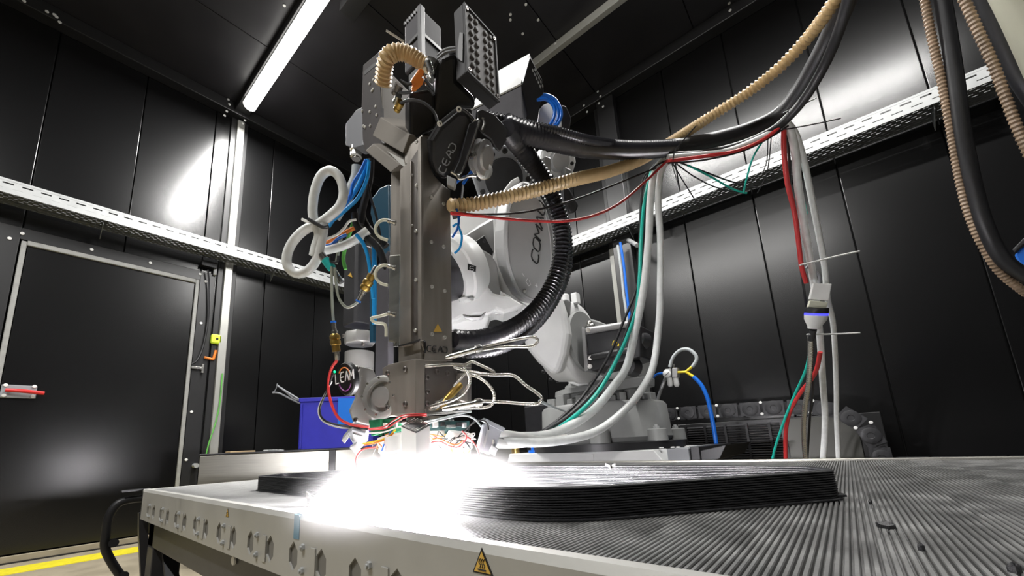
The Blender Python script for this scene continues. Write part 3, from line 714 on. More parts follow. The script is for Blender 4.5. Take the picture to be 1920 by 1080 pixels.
# elbow flanges behind the cover
fl_c = P(945, 335, d=1.95); ax = (V((0,0,EYE))-fl_c).normalized()+V((.15,0,-.1)); ax.normalize()
mk().lathe(fl_c-ax*.10, ax, [(0,.150),(.09,.150),(.10,.142)], 9).build('elbow_flange', M['greypl'], rb, bevel=.004)
mk().lathe(fl_c+ax*.0, ax, [(0,.092),(.012,.088),(.014,0)], 32, cap=False).build('flange_centre', M['filt'], rb)
o1 = ax.orthogonal().normalized(); o2 = ax.cross(o1)
for k in range(12):
    an = 2*math.pi*k/12; inst(BOLTL, 'bolt', rb, fl_c+(o1*math.cos(an)+o2*math.sin(an))*.118, q_to(ax))
f2 = P(1046, 303, d=2.05); ax2 = (V((0,0,EYE))-f2).normalized()+V((.5,0,-.1)); ax2.normalize()
mk().lathe(f2-ax2*.10, ax2, [(0,.10),(.09,.10),(.10,.09)], 12).build('forearm_flange', M['paint'], rb, bevel=.004)
mk().lathe(f2, ax2, [(0,.05),(.05,.045),(.055,0)], 20, cap=False).build('forearm_cap', M['cover'], rb)
o1 = ax2.orthogonal().normalized(); o2 = ax2.cross(o1)
for k in range(10):
    an = 2*math.pi*k/10; inst(BOLTL, 'bolt', rb, f2+(o1*math.cos(an)+o2*math.sin(an))*.075, q_to(ax2)).scale = (.7,)*3
fpr([(985,280),(1003,276),(1012,300),(1028,318),(1018,330),(1000,315),(985,300)], 1003, 300, 1.95, (.3,0,0), .08, 'drive_housing', M['paint'], .008)
fpr([(1022,292),(1034,296),(1034,322),(1022,326)], 1028, 308, 1.9, (.5,0,0), .08, 'drive_cover', M['cover'], .006)
fpr([(1058,312),(1072,318),(1078,345),(1068,350),(1060,335)], 1066, 330, 2.0, (.3,0,0), .08, 'cable_outlet', M['paintd'], .008)
fpr([(1056,350),(1068,352),(1086,385),(1080,398),(1068,400),(1058,380)], 1068, 372, 2.0, (.3,0,0), .07, 'drive_motor', M['motor'], .012)
# rear plates
fpr([(846,392),(905,372),(942,383),(938,402),(895,432),(862,470),(850,490),(838,500),(838,410)], 885, 420, 1.95, (0,0,.5), .03, 'link_plate', M['paint'], .004)
fpr([(838,470),(868,445),(900,425),(935,405),(938,440),(932,490),(900,500),(838,520)], 880, 460, 1.9, (.1,0,-.3), .05, 'link_side', M['cover'], .004)
tp_ = fpr([(885,458),(908,442),(925,472),(922,480)], 905, 460, 1.84, (.1,0,-.3), .012, 'bracket_plate', M['black'], .001)
pl = facing(905, 460, 1.838, (.1,0,-.3))
for u, v in ((891,461),(908,452)): inst(BOLTL, 'bolt', tp_, P(u, v, pl=pl), q_to(pl[1])).scale = (.6,)*3
# wrist castings
fpr([(872,476),(885,472),(908,470),(921,478),(932,495),(938,540),(948,556),(930,566),(905,545),(900,520),(890,500)], 910, 515, 1.62, (.25,0,-.2), .12, 'wrist_fork', M['cover'], .006)
wc = P(846, 512, d=1.5); wax = (P(905, 500, d=1.55)-P(800, 545, d=1.42)).normalized()
mk().lathe(wc-wax*.05, -wax, [(-.04,.10),(0,.095),(.10,.085)], 32).build('wrist_drum', M['motor'], rb, label='black wrist drum')
mk().lathe(wc-wax*.02, wax, [(0,.112),(.012,.118),(.03,.12),(.034,.13),(.055,.134),(.075,.128),(.11,.115)], 40).build('wrist_ring', M['paint'], rb)
fpr([(838,575),(846,548),(880,540),(905,525),(925,548),(958,556),(985,572),(965,582),(945,588),(930,582),(915,590),(893,592),(868,596),(852,604),(838,600)], 900, 570, 1.5, (0,0,.25), .16, 'wrist_casting', M['paint'], .018)
fpr([(925,590),(960,570),(972,584),(944,592)], 945, 582, 1.52, (.1,0,-.8), .06, 'wrist_underside', M['cover'], .004)
fpr([(836,585),(880,592),(914,578),(919,590),(912,612),(895,628),(872,636),(836,632)], 880, 610, 1.55, (-.1,0,.1), .13, 'wrist_bowl', M['paint'], .04)
fpr([(866,590),(895,598),(912,584),(905,600),(885,603),(872,598)], 890, 596, 1.49, (0,0,-.2), .05, 'wrist_lip', M['cover'], .006)
for u, v in ((870,564),(880,566)): mk().lathe(P(u,v,d=1.475), V((0,-.4,1)), [(0,.018),(.012,.018),(.014,.008)], 14).build('plug', M['paint'], rb)
tag6 = facing(884, 502, 1.34, (.2,0,0))
t6 = mk().prism([P(u,v,pl=tag6) for u, v in ((877,494),(893,499),(892,510),(877,506))], -tag6[1]*.004).build('axis_tag', M['black'], rb)
lettering('numeral', '6', (882,506), (0,0), (-1,-9), 1, tag6, .0012, M['inkw'], t6)
GLY6 = [[0]]
# the digit needs a width: drawn as its own strokes
bpy.data.objects.remove(bpy.data.objects['numeral'])
mb = mk(); s6 = [(888,500),(883,499),(881,501),(881,506),(883,508),(887,508),(888,506),(887,503.5),(881,503)]
for a, b in zip(s6, s6[1:]): mb.tube([P(*a, pl=tag6)+tag6[1]*.001, P(*b, pl=tag6)+tag6[1]*.001], .0008, 6)
mb.build('numeral', M['inkw'], t6)
# big side cover with raised name
cpl = facing(990, 460, 1.60, (.27,.24,.02))
outer = [(948,400),(953,376),(966,352),(980,338),(992,341),(1008,356),(1022,382),(1034,420),(1040,460),(1040,505),(1034,540),(1022,563),(1006,573),(990,569),(973,555),(960,530),(950,500),(945,465),(945,430)]
cv = mk().prism([P(u+1, v, pl=cpl) for u, v in outer], -cpl[1]*.15).build('side_cover', M['cover'], rb, bevel=.014, seg=3, label='round silver side cover')
rim_ = mk()
for sgn in (0,):
    cen = (993, 455); path = [P(cen[0]+(u-cen[0])*.86, cen[1]+(v-cen[1])*.9, pl=cpl)+cpl[1]*.0 for u, v in outer]
    rim_.tube(path, .004, 8, closed=True)
rim_.build('cover_rim', M['cover'], cv)
back = [(925,405),(932,372),(958,338),(972,330),(975,340),(945,362),(938,395),(936,470),(950,530),(975,565),(1000,580),(990,590),(965,586),(942,560),(926,525),(921,500),(927,470)]
fpr(back, 950, 460, 1.70, (.2,-.2,0), .12, 'cover_flange', M['paint'], .006, cv)
fpr([(938,545),(958,556),(976,580),(968,588),(948,574),(940,562)], 955, 568, 1.58, (.1,0,.3), .05, 'hinge_lug', M['paint'], .004, cv)
for u, v in ((945,554),(954,562),(959,566),(962,571)): inst(BOLT, 'bolt', cv, P(u,v,d=1.57), q_to(V((0,0,EYE))-P(u,v,d=1.57)))
lettering('raised_name', 'COMAU', (1008,497), (2.9,-22.6), (-12.5,-12.5), .86, cpl, .0028, M['ink'], cv, .002)
mb = mk()
for st in ([(979,512),(983,519)], [(989,522),(986,528),(991,536),(995,534),(992,526)], [(1003,535),(1008,537)], [(1005,539),(1006,532)]):
    for a, b in zip(st, st[1:]): mb.tube([P(*a, pl=cpl)+cpl[1]*.001, P(*b, pl=cpl)+cpl[1]*.001], .0012, 6)
mb.build('cast_mark', M['inkw'], cv)
mk().lathe(P(983,545,pl=cpl), cpl[1], [(0,.008),(.008,.008),(.009,.004)], 12).build('plug', M['bright'], cv)
# upper drive box
K = P(978,160,d=1.62); Lf = P(884,208,d=1.74); Tp = P(994,104,d=1.92); Dn = P(982,232,d=1.60)
def quadbox(name, m, K, A, B, Cc, parent=None, bevel=.004):
    a, b, c = A-K, B-K, Cc-K; o = K+(a+b+c)/2
    return mk().obox(o, a/2, b/2, c/2).build(name, m, parent or rb, bevel=bevel)
bxx = P(1018,152,d=1.98)-Tp
eA = Lf-K; eB = Tp-K; 
ub = mk(); 
c8 = [K, Lf, Lf+eB, Tp]
vecd = (Dn-K)
ub.add([K, Lf, P(932,130,d=1.9) if False else Lf+eB, Tp, K+vecd, Lf+vecd*.3, Lf+eB+vecd*.3, P(1018,160,d=1.95)], [(0,1,2,3),(0,4,5,1),(0,3,7,4),(4,7,6,5),(1,5,6,2),(3,2,6,7)])
u_ = ub.build('drive_housing', M['greymotor'], rb, bevel=.004, label='dark drive housing with its lamp-lit top painted white')
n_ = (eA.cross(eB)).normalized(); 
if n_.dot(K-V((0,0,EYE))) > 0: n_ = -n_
mk().prism([K+n_*.002, Lf+n_*.002, Lf+eB+n_*.002, Tp+n_*.002], n_*.006).build('lit_top', M['paint'], u_, label='lamp-lit top face, painted white')  # housing top painted white for the lamp light falling on it
spl = (P(1005,170,d=1.68), (P(1008,170,d=1.72)-V((0,0,EYE))).normalized()*-1+V((.5,0,0)))
pn = fpr([(994,106),(1017,150),(1020,172),(1008,212),(1005,236),(984,232),(979,160)], 998, 170, 1.64, (.5,0,0), .12, 'connector_panel', M['blackm'], .003)
pl = facing(998, 170, 1.638, (.5,0,0))
for i in range(5):
    for j in range(2):
        u, v = 998+i*3.4+j*4.5, 129+i*7.5-j*1
        mk().prism([P(a, b, pl=pl) for a, b in ((u,v),(u+2.2,v+3),(u+1.8,v+7),(u-.4,v+4))], pl[1]*.004).build('connector', M['galv'], pn)
qb = fpr([(1006,238),(1010,205),(1018,196),(1032,190),(1050,199),(1052,230),(1050,246)], 1030, 215, 1.75, (0,-.2,.5), .12, 'elbow_housing', M['paint'], .006)
fpr([(1054,196),(1062,199),(1072,222),(1068,246),(1056,248),(1052,225)], 1062, 222, 1.75, (.5,0,0), .1, 'end_cap', M['blackm'], .006)
for pts, r_ in (([(1005,181),(1022,178),(1040,186),(1050,202),(1052,218),(1045,233),(1034,240)], .007), ([(1006,188),(1022,186),(1034,194),(1040,208),(1036,226),(1026,240)], .007), ([(1004,184),(1024,182),(1038,192),(1046,206),(1046,220),(1040,234)], .006)):
    tag(MB().tube(plpx(pts, d=1.66), r_, 10).build('air_tube', M['blue']), ['outermost looped blue air tube on the upper robot housing','innermost looped blue air tube on the upper robot housing','middle looped blue air tube on the upper robot housing'][[.007,.007,.006].index(r_) if r_ == .006 else (0 if pts[3][0] > 1045 else 1)], 'tube', 'blue tube loops on the robot')

# ------------------------------------------------------------------ carrier chain, cabinet, regulator behind the bed
CYY = 3.36
ch = thing('cable_chain', 'black cable carrier chain with round link joints curving down behind the bed', 'cable carrier', (-.3, CYY, 0))
cpts = plpx(((1215,782),(1300,774),(1390,769),(1480,764),(1540,765),(1590,778),(1628,808),(1650,845),(1658,890),(1650,940),(1600,985)), y=CYY)
cp = smooth_path(cpts, .01); Lc = sum((cp[i+1]-cp[i]).length for i in range(len(cp)-1)); nl = int(Lc/.125); cp = resample(cp, nl)
lk = MB().box((-.058,-.10,-.045), (.058,-.088,.045)).box((-.058,.088,-.045), (.058,.10,.045)).box((-.02,-.088,.028), (.02,.088,.04)).box((-.02,-.088,-.04), (.02,.088,-.028))
lk.lathe((0,-.1,0), (0,-1,0), [(0,.046),(.003,.046),(.004,.043),(.004,.018),(.002,.016)], 20)
LK = proto_mesh(lk, 'chain_link', M['motor'])
for i in range(nl):
    m_ = (cp[i]+cp[i+1])/2; t = (cp[i+1]-cp[i]).normalized(); an = -math.atan2(t.z, t.x)
    inst(LK, 'chain_link', ch, m_, Quaternion((0,1,0), an))
    if i % 2 == 0:
        up = V((-t.z,0,t.x))
        for s_ in (-1, 1): inst(WSCREW, 'rivet', ch, cp[i]+up*.038*s_+V((0,-.104,0)), q_to((0,-1,0))).scale = (.8,.8,.8)
ch2 = thing('cable_chain', 'row of low black carrier chain links running right behind the rear bed rail', 'cable carrier', (1.5, 3.1, .35))
q = P(1680, 860, y=2.9)
for i in range(21): inst(LK, 'chain_link', ch2, V((q.x+.07+i*.125, 2.95, q.z-.045)), None)
tr = MB().box((q.x-.1, 2.8, 0), (XR-.2, 3.1, q.z-.10)).build('chain_channel', M['motor'], ch2)
cab = thing('vent_cabinet', 'black cabinet with louvred front behind the carrier chain', 'cabinet', (-.5, 3.7, 0))
c0 = P(1268, 798, y=3.6); c1 = P(1462, 784, y=3.6)
MB().box((c0.x, 3.62, 0), (P(1655,790,y=3.6).x, 3.84, c1.z)).build('body', M['trimb'], cab, bevel=.004)
zz = c1.z-.03
sl_ = MB()
SL = proto_mesh(MB().box((0,-.02,-.003), (c1.x-c0.x-.02,.0,.003)), 'louvre', M['motor'])
for k in range(16): inst(SL, 'louvre', cab, V((c0.x+.01, 3.612, zz-k*.018)), Quaternion((1,0,0), .5))
for k in range(5):
    x = c0.x+(c1.x-c0.x)*(k+.5)/5; MB().box((x-.008, 3.585, zz-.30), (x+.008, 3.62, zz+.005)).build('louvre_rib', M['blackm'], cab)
MB().box((c1.x+.02, 3.60, .1), (P(1500,800,y=3.6).x+.3, 3.618, c1.z-.01)).build('smooth_panel', mat('panel_grey', (.07,.07,.062), .35, .4), cab, bevel=.003)
yR = 3.0
rg = thing('air_regulator', 'small grey air regulator with gauge and twin bowls on a rod behind the robot base', 'regulator', P(1262, 708, y=yR))
MB().prism(plpx(((1246,692),(1258,691),(1258,708),(1246,709)), y=yR), V((0,.05,0))).build('gauge_block', M['cover'], rg, bevel=.004)
MB().lathe(P(1251,701,y=yR), V((.1,-1,0)), [(0,.028),(.015,.028),(.018,.024)], 20).build('gauge', M['white'], rg)
gq = P(1251,701,y=yR-.02); MB().tube([gq+V((-.012,0,-.008)), gq+V((.012,0,.010))], .002, 5).build('needle', M['ink'], rg)
MB().prism(plpx(((1260,690),(1270,689),(1270,707),(1260,708)), y=yR-.01), V((0,.06,0))).build('valve_block', M['cover'], rg, bevel=.004)
for u in (1255, 1267): MB().lathe(P(u,708,y=yR+.015), (0,0,-1), [(0,.018),(.05,.019),(.065,.012),(.068,0)], 14, cap=False).build('bowl', M['white'], rg)
for u in (1257, 1263): MB().cyl(P(u,692,y=yR+.02), P(u,683,y=yR+.02), .008).build('screw', M['bright'], rg)
MB().tube(plpx(((1250,704),(1240,728),(1231,756)), y=yR+.03), .012, 8).build('support_rod', M['cover'], rg)
tag(MB().tube(plpx(((1256,688),(1262,670),(1275,657),(1290,655),(1303,664),(1306,675),(1298,688)), y=yR), .012, 10).build('air_hose', M['greyhose']), 'grey hose loop rising from the air regulator to the yellow fitting', 'hose')
yf = MB().tube(plpx(((1271,698),(1286,697)), y=yR), .008, 8).tube(plpx(((1286,697),(1297,688)), y=yR), .009, 8).tube(plpx(((1286,697),(1300,706)), y=yR), .009, 8)
tag(yf.build('hose_fitting', M['stickery']), 'yellow Y-shaped hose fitting beside the air regulator', 'fitting')
tag(MB().tube(plpx(((1300,706),(1315,722),(1326,745),(1332,770),(1338,800),(1343,832)), y=yR-.02), .013, 10).build('air_hose', M['blue']), 'bright blue hose dropping from the yellow Y fitting', 'hose')
tag(MB().tube(plpx(((1245,700),(1232,702),(1222,712),(1214,730),(1210,750)), y=yR), .009, 8).build('air_hose', M['blue']), 'thin blue hose from the gauge side of the regulator to the robot', 'hose')
# blue and grey cables down the rear post
for pts, m_, l in (([(1163,455),(1170,500),(1174,540),(1180,590),(1185,640)], 'blue', 'blue cable running down the rear wall post under the tray'), ([(1158,460),(1165,510),(1169,550),(1176,600),(1180,650)], 'greyhose', 'grey cable beside the blue one on the rear wall post')):
    tag(MB().tube(plpx(pts, y=3.72), .013, 8).build('wall_cable', M[m_]), l, 'cable')
tag(MB().cyl(P(1195,460,y=3.6), P(1178,450,y=3.8), .02).build('cable_clamp', M['galv']), 'small metal cable clamp under the back wall tray', 'clamp')
# upright black box behind robot base left, levelling foot beside plinth
q0 = P(982, 762, y=3.2); q1 = P(1026, 762, y=3.2); q2 = P(1000, 845, y=3.2)
tag(MB().box((q0.x, 3.2, 0), (q1.x, 3.4, q0.z)).build('equipment_box', M['blackm'], bevel=.012), 'upright dark box standing behind the left side of the robot base', 'box')
lf = thing('levelling_foot', 'steel levelling foot with blue collar left of the robot plinth top', 'foot', P(1004, 852, y=2.45))
q = P(1004, 850, y=2.45); MB().lathe((q.x, q.y, .582), (0,0,1), [(0,.05),(.02,.05),(.022,.03),(.04,.03)], 20).build('collar', M['blue'], lf)
q = P(965, 845, y=2.45); tag(MB().cyl((q.x, 2.46, .582), (q.x, 2.46, .64), .03).build('steel_stud', M['brass']), 'short brass coloured stud on the left corner of the robot plinth', 'stud')

# ================================================================== extruder head
NZ = P(800, 900, z=.58)
ex = thing('extruder_head', 'tall steel clad print extruder hanging over the bed', 'extruder', NZ)
YF_, X2 = .58, P(790, 640, y=.58).x
xl = P(750, 450, y=YF_).x
def px(name, pts, x, th, m, bevel=.0015, parent=ex, kind=None):
    return mk().prism(plpx(pts, x=x), V((-th,0,0))).build(name, M[m], parent, bevel=bevel)
def py(name, pts, y, th, m, bevel=.0015, parent=ex):
    return mk().prism(plpx(pts, y=y), V((0,th,0))).build(name, M[m], parent, bevel=bevel)
px('barrel_cover', [(792,252),(802,262),(806,310),(814,328),(826,342),(843,357),(846,500),(847,664),(797,662),(791,644),(791,400)], X2, X2-xl-.004, 'steel')
pc = px('side_plate', [(791,252),(801,260),(805,312),(814,330),(826,343),(844,357),(846,500),(848,668),(848,677),(797,676),(797,640),(790,634),(790,400)], X2+.004, .004, 'steel', .0008)
py('front_cover', [(750,318),(770,300),(770,646),(750,650)], YF_-.010, .012, 'steel')
py('front_flange', [(783,266),(789,255),(790,638),(783,640)], YF_-.008, .008, 'steel')
py('front_recess', [(770,300),(783,280),(783,640),(770,646)], YF_-.002, .003, 'steeld')
py('side_strip', [(733,325),(752,312),(752,480),(731,480)], YF_+.02, .05, 'steel')
py('side_strip', [(729,478),(751,476),(750,645),(727,640)], YF_-.004, .06, 'benchm', .004)
yn = V((0,-1,0)); xn = V((1,0,0))
for u, v in ((773,330),(772,377),(773,424),(772,471),(771,519),(771,570),(771,622)): inst(BOLT, 'bolt', ex, P(u, v, y=YF_-.003), q_to(yn))
for u, v in ((782,267),(782,348),(781,434),(781,525),(780,620)): inst(BOLT, 'bolt', ex, P(u, v, y=YF_-.003), q_to(yn))
for u, v in ((808,370),(831,383),(808,454),(831,463),(809,538),(833,546),(809,627),(833,633)): inst(BOLT, 'bolt', ex, P(u, v, x=X2+.0045), q_to(xn))
PX2 = (V((X2+.0045,0,0)), xn)
ws = px('warning_sticker', [(813,622),(829,622),(821,607)], X2+.0052, .0006, 'sticker', 0)
GLY['E'] = GLY['e']; GLY['A'] = GLY['q']; cgl = GLY['D']; GLY['D'] = GLY['d']; cc = GLY['C']; GLY['C'] = GLY['c']
lettering('logo', 'CEAD', (800.5,659), (9.9,.7), (0,-11), .82, PX2, .0011, M['ink'], pc, .0006)
mb = mk(); gp_ = [P(u, v, y=YF_-.013) for u, v in ((748,649),(770,643),(787,637))]; mb.tube(gp_, .0022, 6); mb.tube(plpx(((791,637),(797,641),(797,662)), x=X2+.004), .0022, 6)
mb.build('seal_cord', M['rubber'], ex)
for u in (741, 747, 752): mk().cyl(P(u, 650, y=YF_-.0), P(u, 644, y=YF_-.0)+V((0,0,.002)), .005).build('hinge_screw', M['bright'], ex)
# neck and hot block
py('neck', [(747,650),(788,640),(790,690),(747,700)], YF_-.0, .08, 'steel')
YA = .56; xr = P(779, 700, y=YA).x
fbk = py('front_block', [(717,690),(728,683),(779,672),(779,775),(720,781),(717,779)], YA, P(797,700,x=xr).y-YA, 'steel', .002)
for u, v in ((728,699),(761,692),(728,764),(761,757)): inst(BOLTD, 'bolt', fbk, P(u, v, y=YA), q_to(yn))
hb = px('hot_block', [(797,681),(884,690),(884,768),(797,771)], xr-.003, .10, 'steeld', .002)
px('base_rim', [(797,766),(884,764),(884,771),(797,775)], xr+.002, .10, 'bright', .001)
px('top_rim', [(779,672),(884,683),(884,690),(779,680)], xr, .10, 'steel', .001)
for u, v in ((818,697),(838,700),(800,708),(856,700),(801,735),(857,725),(817,757),(800,757),(858,705),(856,760)): inst(BOLTD, 'bolt', hb, P(u, v, x=xr-.003), q_to(xn))
mk().tube([P(826,762,x=xr+.01), P(850,735,x=xr+.02), P(862,722,x=xr+.02)], .009, 14).build('heater_cartridge', M['brass'], hb)
mk().tube([P(812,765,x=xr+.006), P(832,750,x=xr+.012)], .007, 14).build('heater_cartridge', M['bright'], hb)
px('end_cheek', [(862,700),(876,698),(877,755),(862,750)], xr+.010, .03, 'steel')
# nozzle cone
mk().lathe((NZ.x, NZ.y, .72), (0,0,-1), [(0,.045),(.05,.042),(.08,.025),(.105,.02),(.128,.006),(.136,.004)], 24).build('nozzle', M['steel'], ex)
# left upper housing and ducts
yU = .63
xa = P(714, 200, y=yU).x
py('upper_panel', [(681,122),(711,97),(714,200),(714,262),(745,322),(733,322),(700,296),(684,282),(680,262),(678,200)], yU, .012, 'panelb', .001)
px('upper_housing', [(715,122),(728,132),(768,172),(768,262),(745,290),(717,250)], xa, .06, 'warm', .002)
for u, v in ((701,150),(694,158),(700,168),(705,200),(680,209),(694,210),(707,216),(682,237),(685,239),(695,236),(698,171)): inst(BOLT, 'bolt', ex, P(u, v, y=yU), q_to(yn))
py('louvre_slots', [(682,134),(708,113),(709,119),(683,141)], yU-.001, .002, 'ink', 0)
yB1 = .60
def tiltbox(name, pts, y, th, m): return mk().prism(plpx(pts, y=y), V((.02, th, .02))).build(name, M['warm' if m == 'side' else m], ex, bevel=.002)
tiltbox('duct_box', [(698,254),(713,219),(768,252),(755,287)], .585, .06, 'side')
tiltbox('duct_box', [(685,282),(700,269),(751,308),(732,323)], .575, .05, 'side')
py('duct_flap', [(726,283),(757,300),(761,315),(752,309)], .575, .003, 'side', 0)
# vertical plate and blue gear casting behind the column
py('back_plate', [(706,500),(727,470),(728,740),(716,745),(703,700)], .66, .02, 'greymotor', .002)
mk().prism(plpx([(697,372),(712,352),(729,345),(731,480),(716,484),(702,430),(694,400)], y=.68), V((0,.06,0))).build('blue_casting', M['blued'], ex, bevel=.004, label='blue painted gear casting')
px('rear_slide', [(700,500),(712,500),(712,640),(700,640)], P(708,560,y=.68).x, .02, 'blued', .001)
# feed motor at the top
DM = 1.18; mc = P(790, 105, d=DM)
mw = mk(); xm, ym = mc.x, mc.y
zt0, zt1 = P(790, 108, x=xm).z, P(790, 14, x=xm).z
dxm = xm-P(758, 70, y=ym).x; dym = P(828, 70, x=xm).y-ym
fm = mk().box((xm-dxm, ym, zt0), (xm, ym+dym, zt1)).build('feed_motor', M['greymotor'], ex, bevel=.006, label='dark square servo motor')
for k in range(7):
    x = xm-dxm+dxm*(k+.5)/7; mk().box((x-.003, ym-.004, zt1-.008), (x+.003, ym+.01, zt1+.004)).build('fin', M['motor'], fm)
mk().box((xm-.010, ym-.006, zt0-.01), (xm+.006, ym+.012, zt1+.002)).build('corner_bar', M['black'], fm, bevel=.002)
zz_ = P(790, 62, x=xm).z
mk().box((xm-dxm-.004, ym-.005, zz_-.007), (xm+.004, ym+dym+.004, zz_+.007)).build('strap', M['black'], fm, bevel=.002)
mk().box((xm-dxm+.01, ym+.008, zt0-.06), (xm-.01, ym+dym-.01, zt0)).build('motor_neck', M['black'], fm)
mk().tube([P(757,78,d=DM-.02), P(740,67,d=DM-.04), P(724,57,d=DM-.05)], .0032, 5).build('strap_tail', M['white'], fm, label='pale strap tail')
# short beige duct hose over the top
tag(MB().tube([P(718,160,d=1.06), P(721,130,d=1.035)]+plpx(((725,110),(737,99),(754,98),(773,105),(790,117),(806,126)), d=1.02), .0235, 20, rib=.2, pitch=.0092, rfun=lambda t: 1-.22*t).build('duct_hose', M['beige']), 'short beige ribbed hose arching over the top of the extruder', 'hose')
mk().tube(plpx(((803,118),(806,128),(809,137)), d=1.0), .009, 10).build('hose_clamp', M['bright'], ex)
mk().lathe(P(800,124,d=1.02), P(815,131,d=1.02)-P(800,124,d=1.02), [(0,.022),(.012,.024),(.024,.022)], 20).build('clamp_band', M['bright'], ex)
# orange connectors and their fittings
for pts, s_ in (([(771,150),(787,127),(796,132),(794,141),(779,161),(772,158)], 1), ([(772,164),(786,142),(796,148),(793,158),(780,171),(773,170)], 2)):
    o_ = fpr(pts, 784, 150, .98, (.3,0,0), .02, 'power_plug', M['orange'], .003, ex)
for pts in ([(751,151),(758,155),(765,158),(772,156)], [(749,174),(760,174),(770,173)], [(748,196),(762,189),(780,188),(800,196),(815,212),(820,228)], [(797,150),(806,160),(812,170)], [(800,162),(808,170),(813,178)]):
    mk().tube(plpx(pts, d=.97), .0036, 8).build('lead', M['rubber'], ex)
for (u0,v0,u1,v1), mm_, r_ in (((740,178,752,152),'steeld',.011), ((744,206,752,192),'brass',.009), ((797,142,806,152),'bright',.006), ((800,156,812,170),'bright',.006), ((742,192,747,180),'bright',.008), ((806,140,813,160),'bright',.007)):
    mk().lathe(P(u0,v0,d=.99), P(u1,v1,d=.97)-P(u0,v0,d=.99), [(0,r_),(.008,r_),(.009,r_*.8),(.016,r_*.8),(.017,r_),(.026,r_)], 12).build('fitting', M[mm_], ex)
# black feed throat housing
fpr([(818,130),(826,106),(842,98),(858,98),(860,150),(892,182),(892,206),(862,203),(825,236),(808,240),(800,215),(812,200),(816,170)], 845, 170, 1.05, (.2,0,-.1), .10, 'feed_throat', M['black'], .016, ex)
fpr([(768,172),(815,165),(818,240),(800,250),(780,262),(768,258)], 795, 210, 1.06, (.3,0,0), .10, 'drive_case', M['black'], .01, ex)
cs = fpr([(806,262),(823,234),(858,203),(880,207),(893,232),(884,262),(864,300),(848,330),(832,337),(814,326),(806,302)], 850, 270, .995, (.25,0,-.15), .09, 'gear_case', M['black'], .02, ex)
csp = facing(850, 270, .995, (.25,0,-.15))
for u, v in ((824,232),(860,205),(891,229)): inst(BOLT, 'bolt', cs, P(u, v, pl=csp), q_to(csp[1])).scale = (1.4,)*3
mk().tube([P(u, v, pl=csp) for u, v in ((824,232),(842,217),(860,205),(876,212),(891,229))], .004, 8).build('case_seam', M['blackm'], cs)
lettering('embossed_logo', 'CEAD', (833,326), (6.2,-14), (-11.5,-6), .8, csp, .0016, M['greypl'], cs, .0006)
GLY['D'] = cgl; GLY['C'] = cc
# filter box with round louvres
xb = P(873, 135, d=1.0).x; yb = P(873, 135, d=1.0).y
z0 = P(873,136,x=xb).z; z1 = P(873,12,x=xb).z; yw = P(931, 130, x=xb).y-yb; xw = xb-P(853, 90, y=yb).x
fb_ = mk().box((xb-xw, yb, z0), (xb, yb+yw, z1)).build('filter_box', M['filt'], ex, bevel=.003, label='flat grey box with rows of round louvres')
e_ = .006
mk().box((xb, yb, z0), (xb+.006, yb+e_, z1)).box((xb, yb+yw-e_, z0), (xb+.006, yb+yw, z1)).box((xb, yb+e_, z0), (xb+.006, yb+yw-e_, z0+e_)).box((xb, yb+e_, z1-e_), (xb+.006, yb+yw-e_, z1)).build('frame', M['filt'], fb_, bevel=.001)
mk().box((xb, yb+e_, z0+e_), (xb+.002, yb+yw-e_, z1-e_)).build('front_panel', M['filtp'], fb_)
LV = proto_mesh(MB().lathe((0,0,0), (0,0,1), [(0,.0075),(.0045,.0055),(.005,0)], 12, cap=False), 'louvre_dome', M['filtp'])
ncol = [.2, .36, .64, .8]
for i in range(8):
    for j, f_ in enumerate(ncol):
        inst(LV, 'louvre', fb_, V((xb+.002, yb+yw*f_, z0+(z1-z0)*(i+.6+.15*(j % 2))/8.6)), q_to(V((1,0,-.0))))
for a in (.07, .93):
    for b in (.06, .94): inst(BOLTD, 'screw', fb_, V((xb+.002, yb+yw*a, z0+(z1-z0)*b)), q_to(xn))
py('box_bracket', [(858,90),(862,60),(868,62),(867,115),(858,110)], yb-.004, .004, 'black', 0)
for dv in (0, 6): mk().tube(plpx(((820,104+dv),(832,94+dv),(845,90+dv),(858,89+dv)), d=1.08), .0035, 6).build('lead', M['greypl'], ex)
# arm bracket, strap plate, pulleys on the right
fpr([(896,208),(905,205),(928,215),(955,245),(953,258),(937,284),(930,278),(922,262),(906,250),(898,240)], 925, 240, .99, (.4,0,0), .012, 'hose_bracket', M['blackm'], .002, ex)
fpr([(880,232),(900,222),(896,250),(878,300),(864,332),(850,326),(862,300)], 875, 275, .975, (.6,0,0), .012, 'strap_plate', M['blackm'], .002, ex)
mk().tube([P(u, v, d=.965) for u, v in ((899,226),(892,250),(880,285),(866,322),(858,326))], .0026, 6).build('strap_edge', M['bright'], ex)
pc_ = P(893, 294, d=1.05)
pa = (RT*.85-FW*.42-UP*.3).normalized()
mk().lathe(pc_, pa, [(0,.040),(.006,.042),(.010,.034),(.018,.034),(.022,.042),(.028,.042),(.030,.03),(.036,.028)], 28).build('pulley', M['cover'], ex)
mk().lathe(P(905,318,d=1.07), V((.7,-.4,-.8)), [(0,.022),(.02,.022),(.022,.016)], 20).build('pulley_cap', M['bright'], ex)
mk().lathe(P(884,291,d=1.0), pa, [(0,.010),(.01,.009),(.012,.004)], 6).build('pulley_nut', M['bright'], ex)
mk().tube(plpx(((888,240),(894,228),(905,222),(908,232),(904,245)), d=.98), .004, 8).build('shackle', M['bright'], ex)
mk().tube(plpx(((846,322),(858,330),(862,336),(880,330),(893,330)), d=.98), .0035, 8).build('wire_bow', M['bright'], ex)
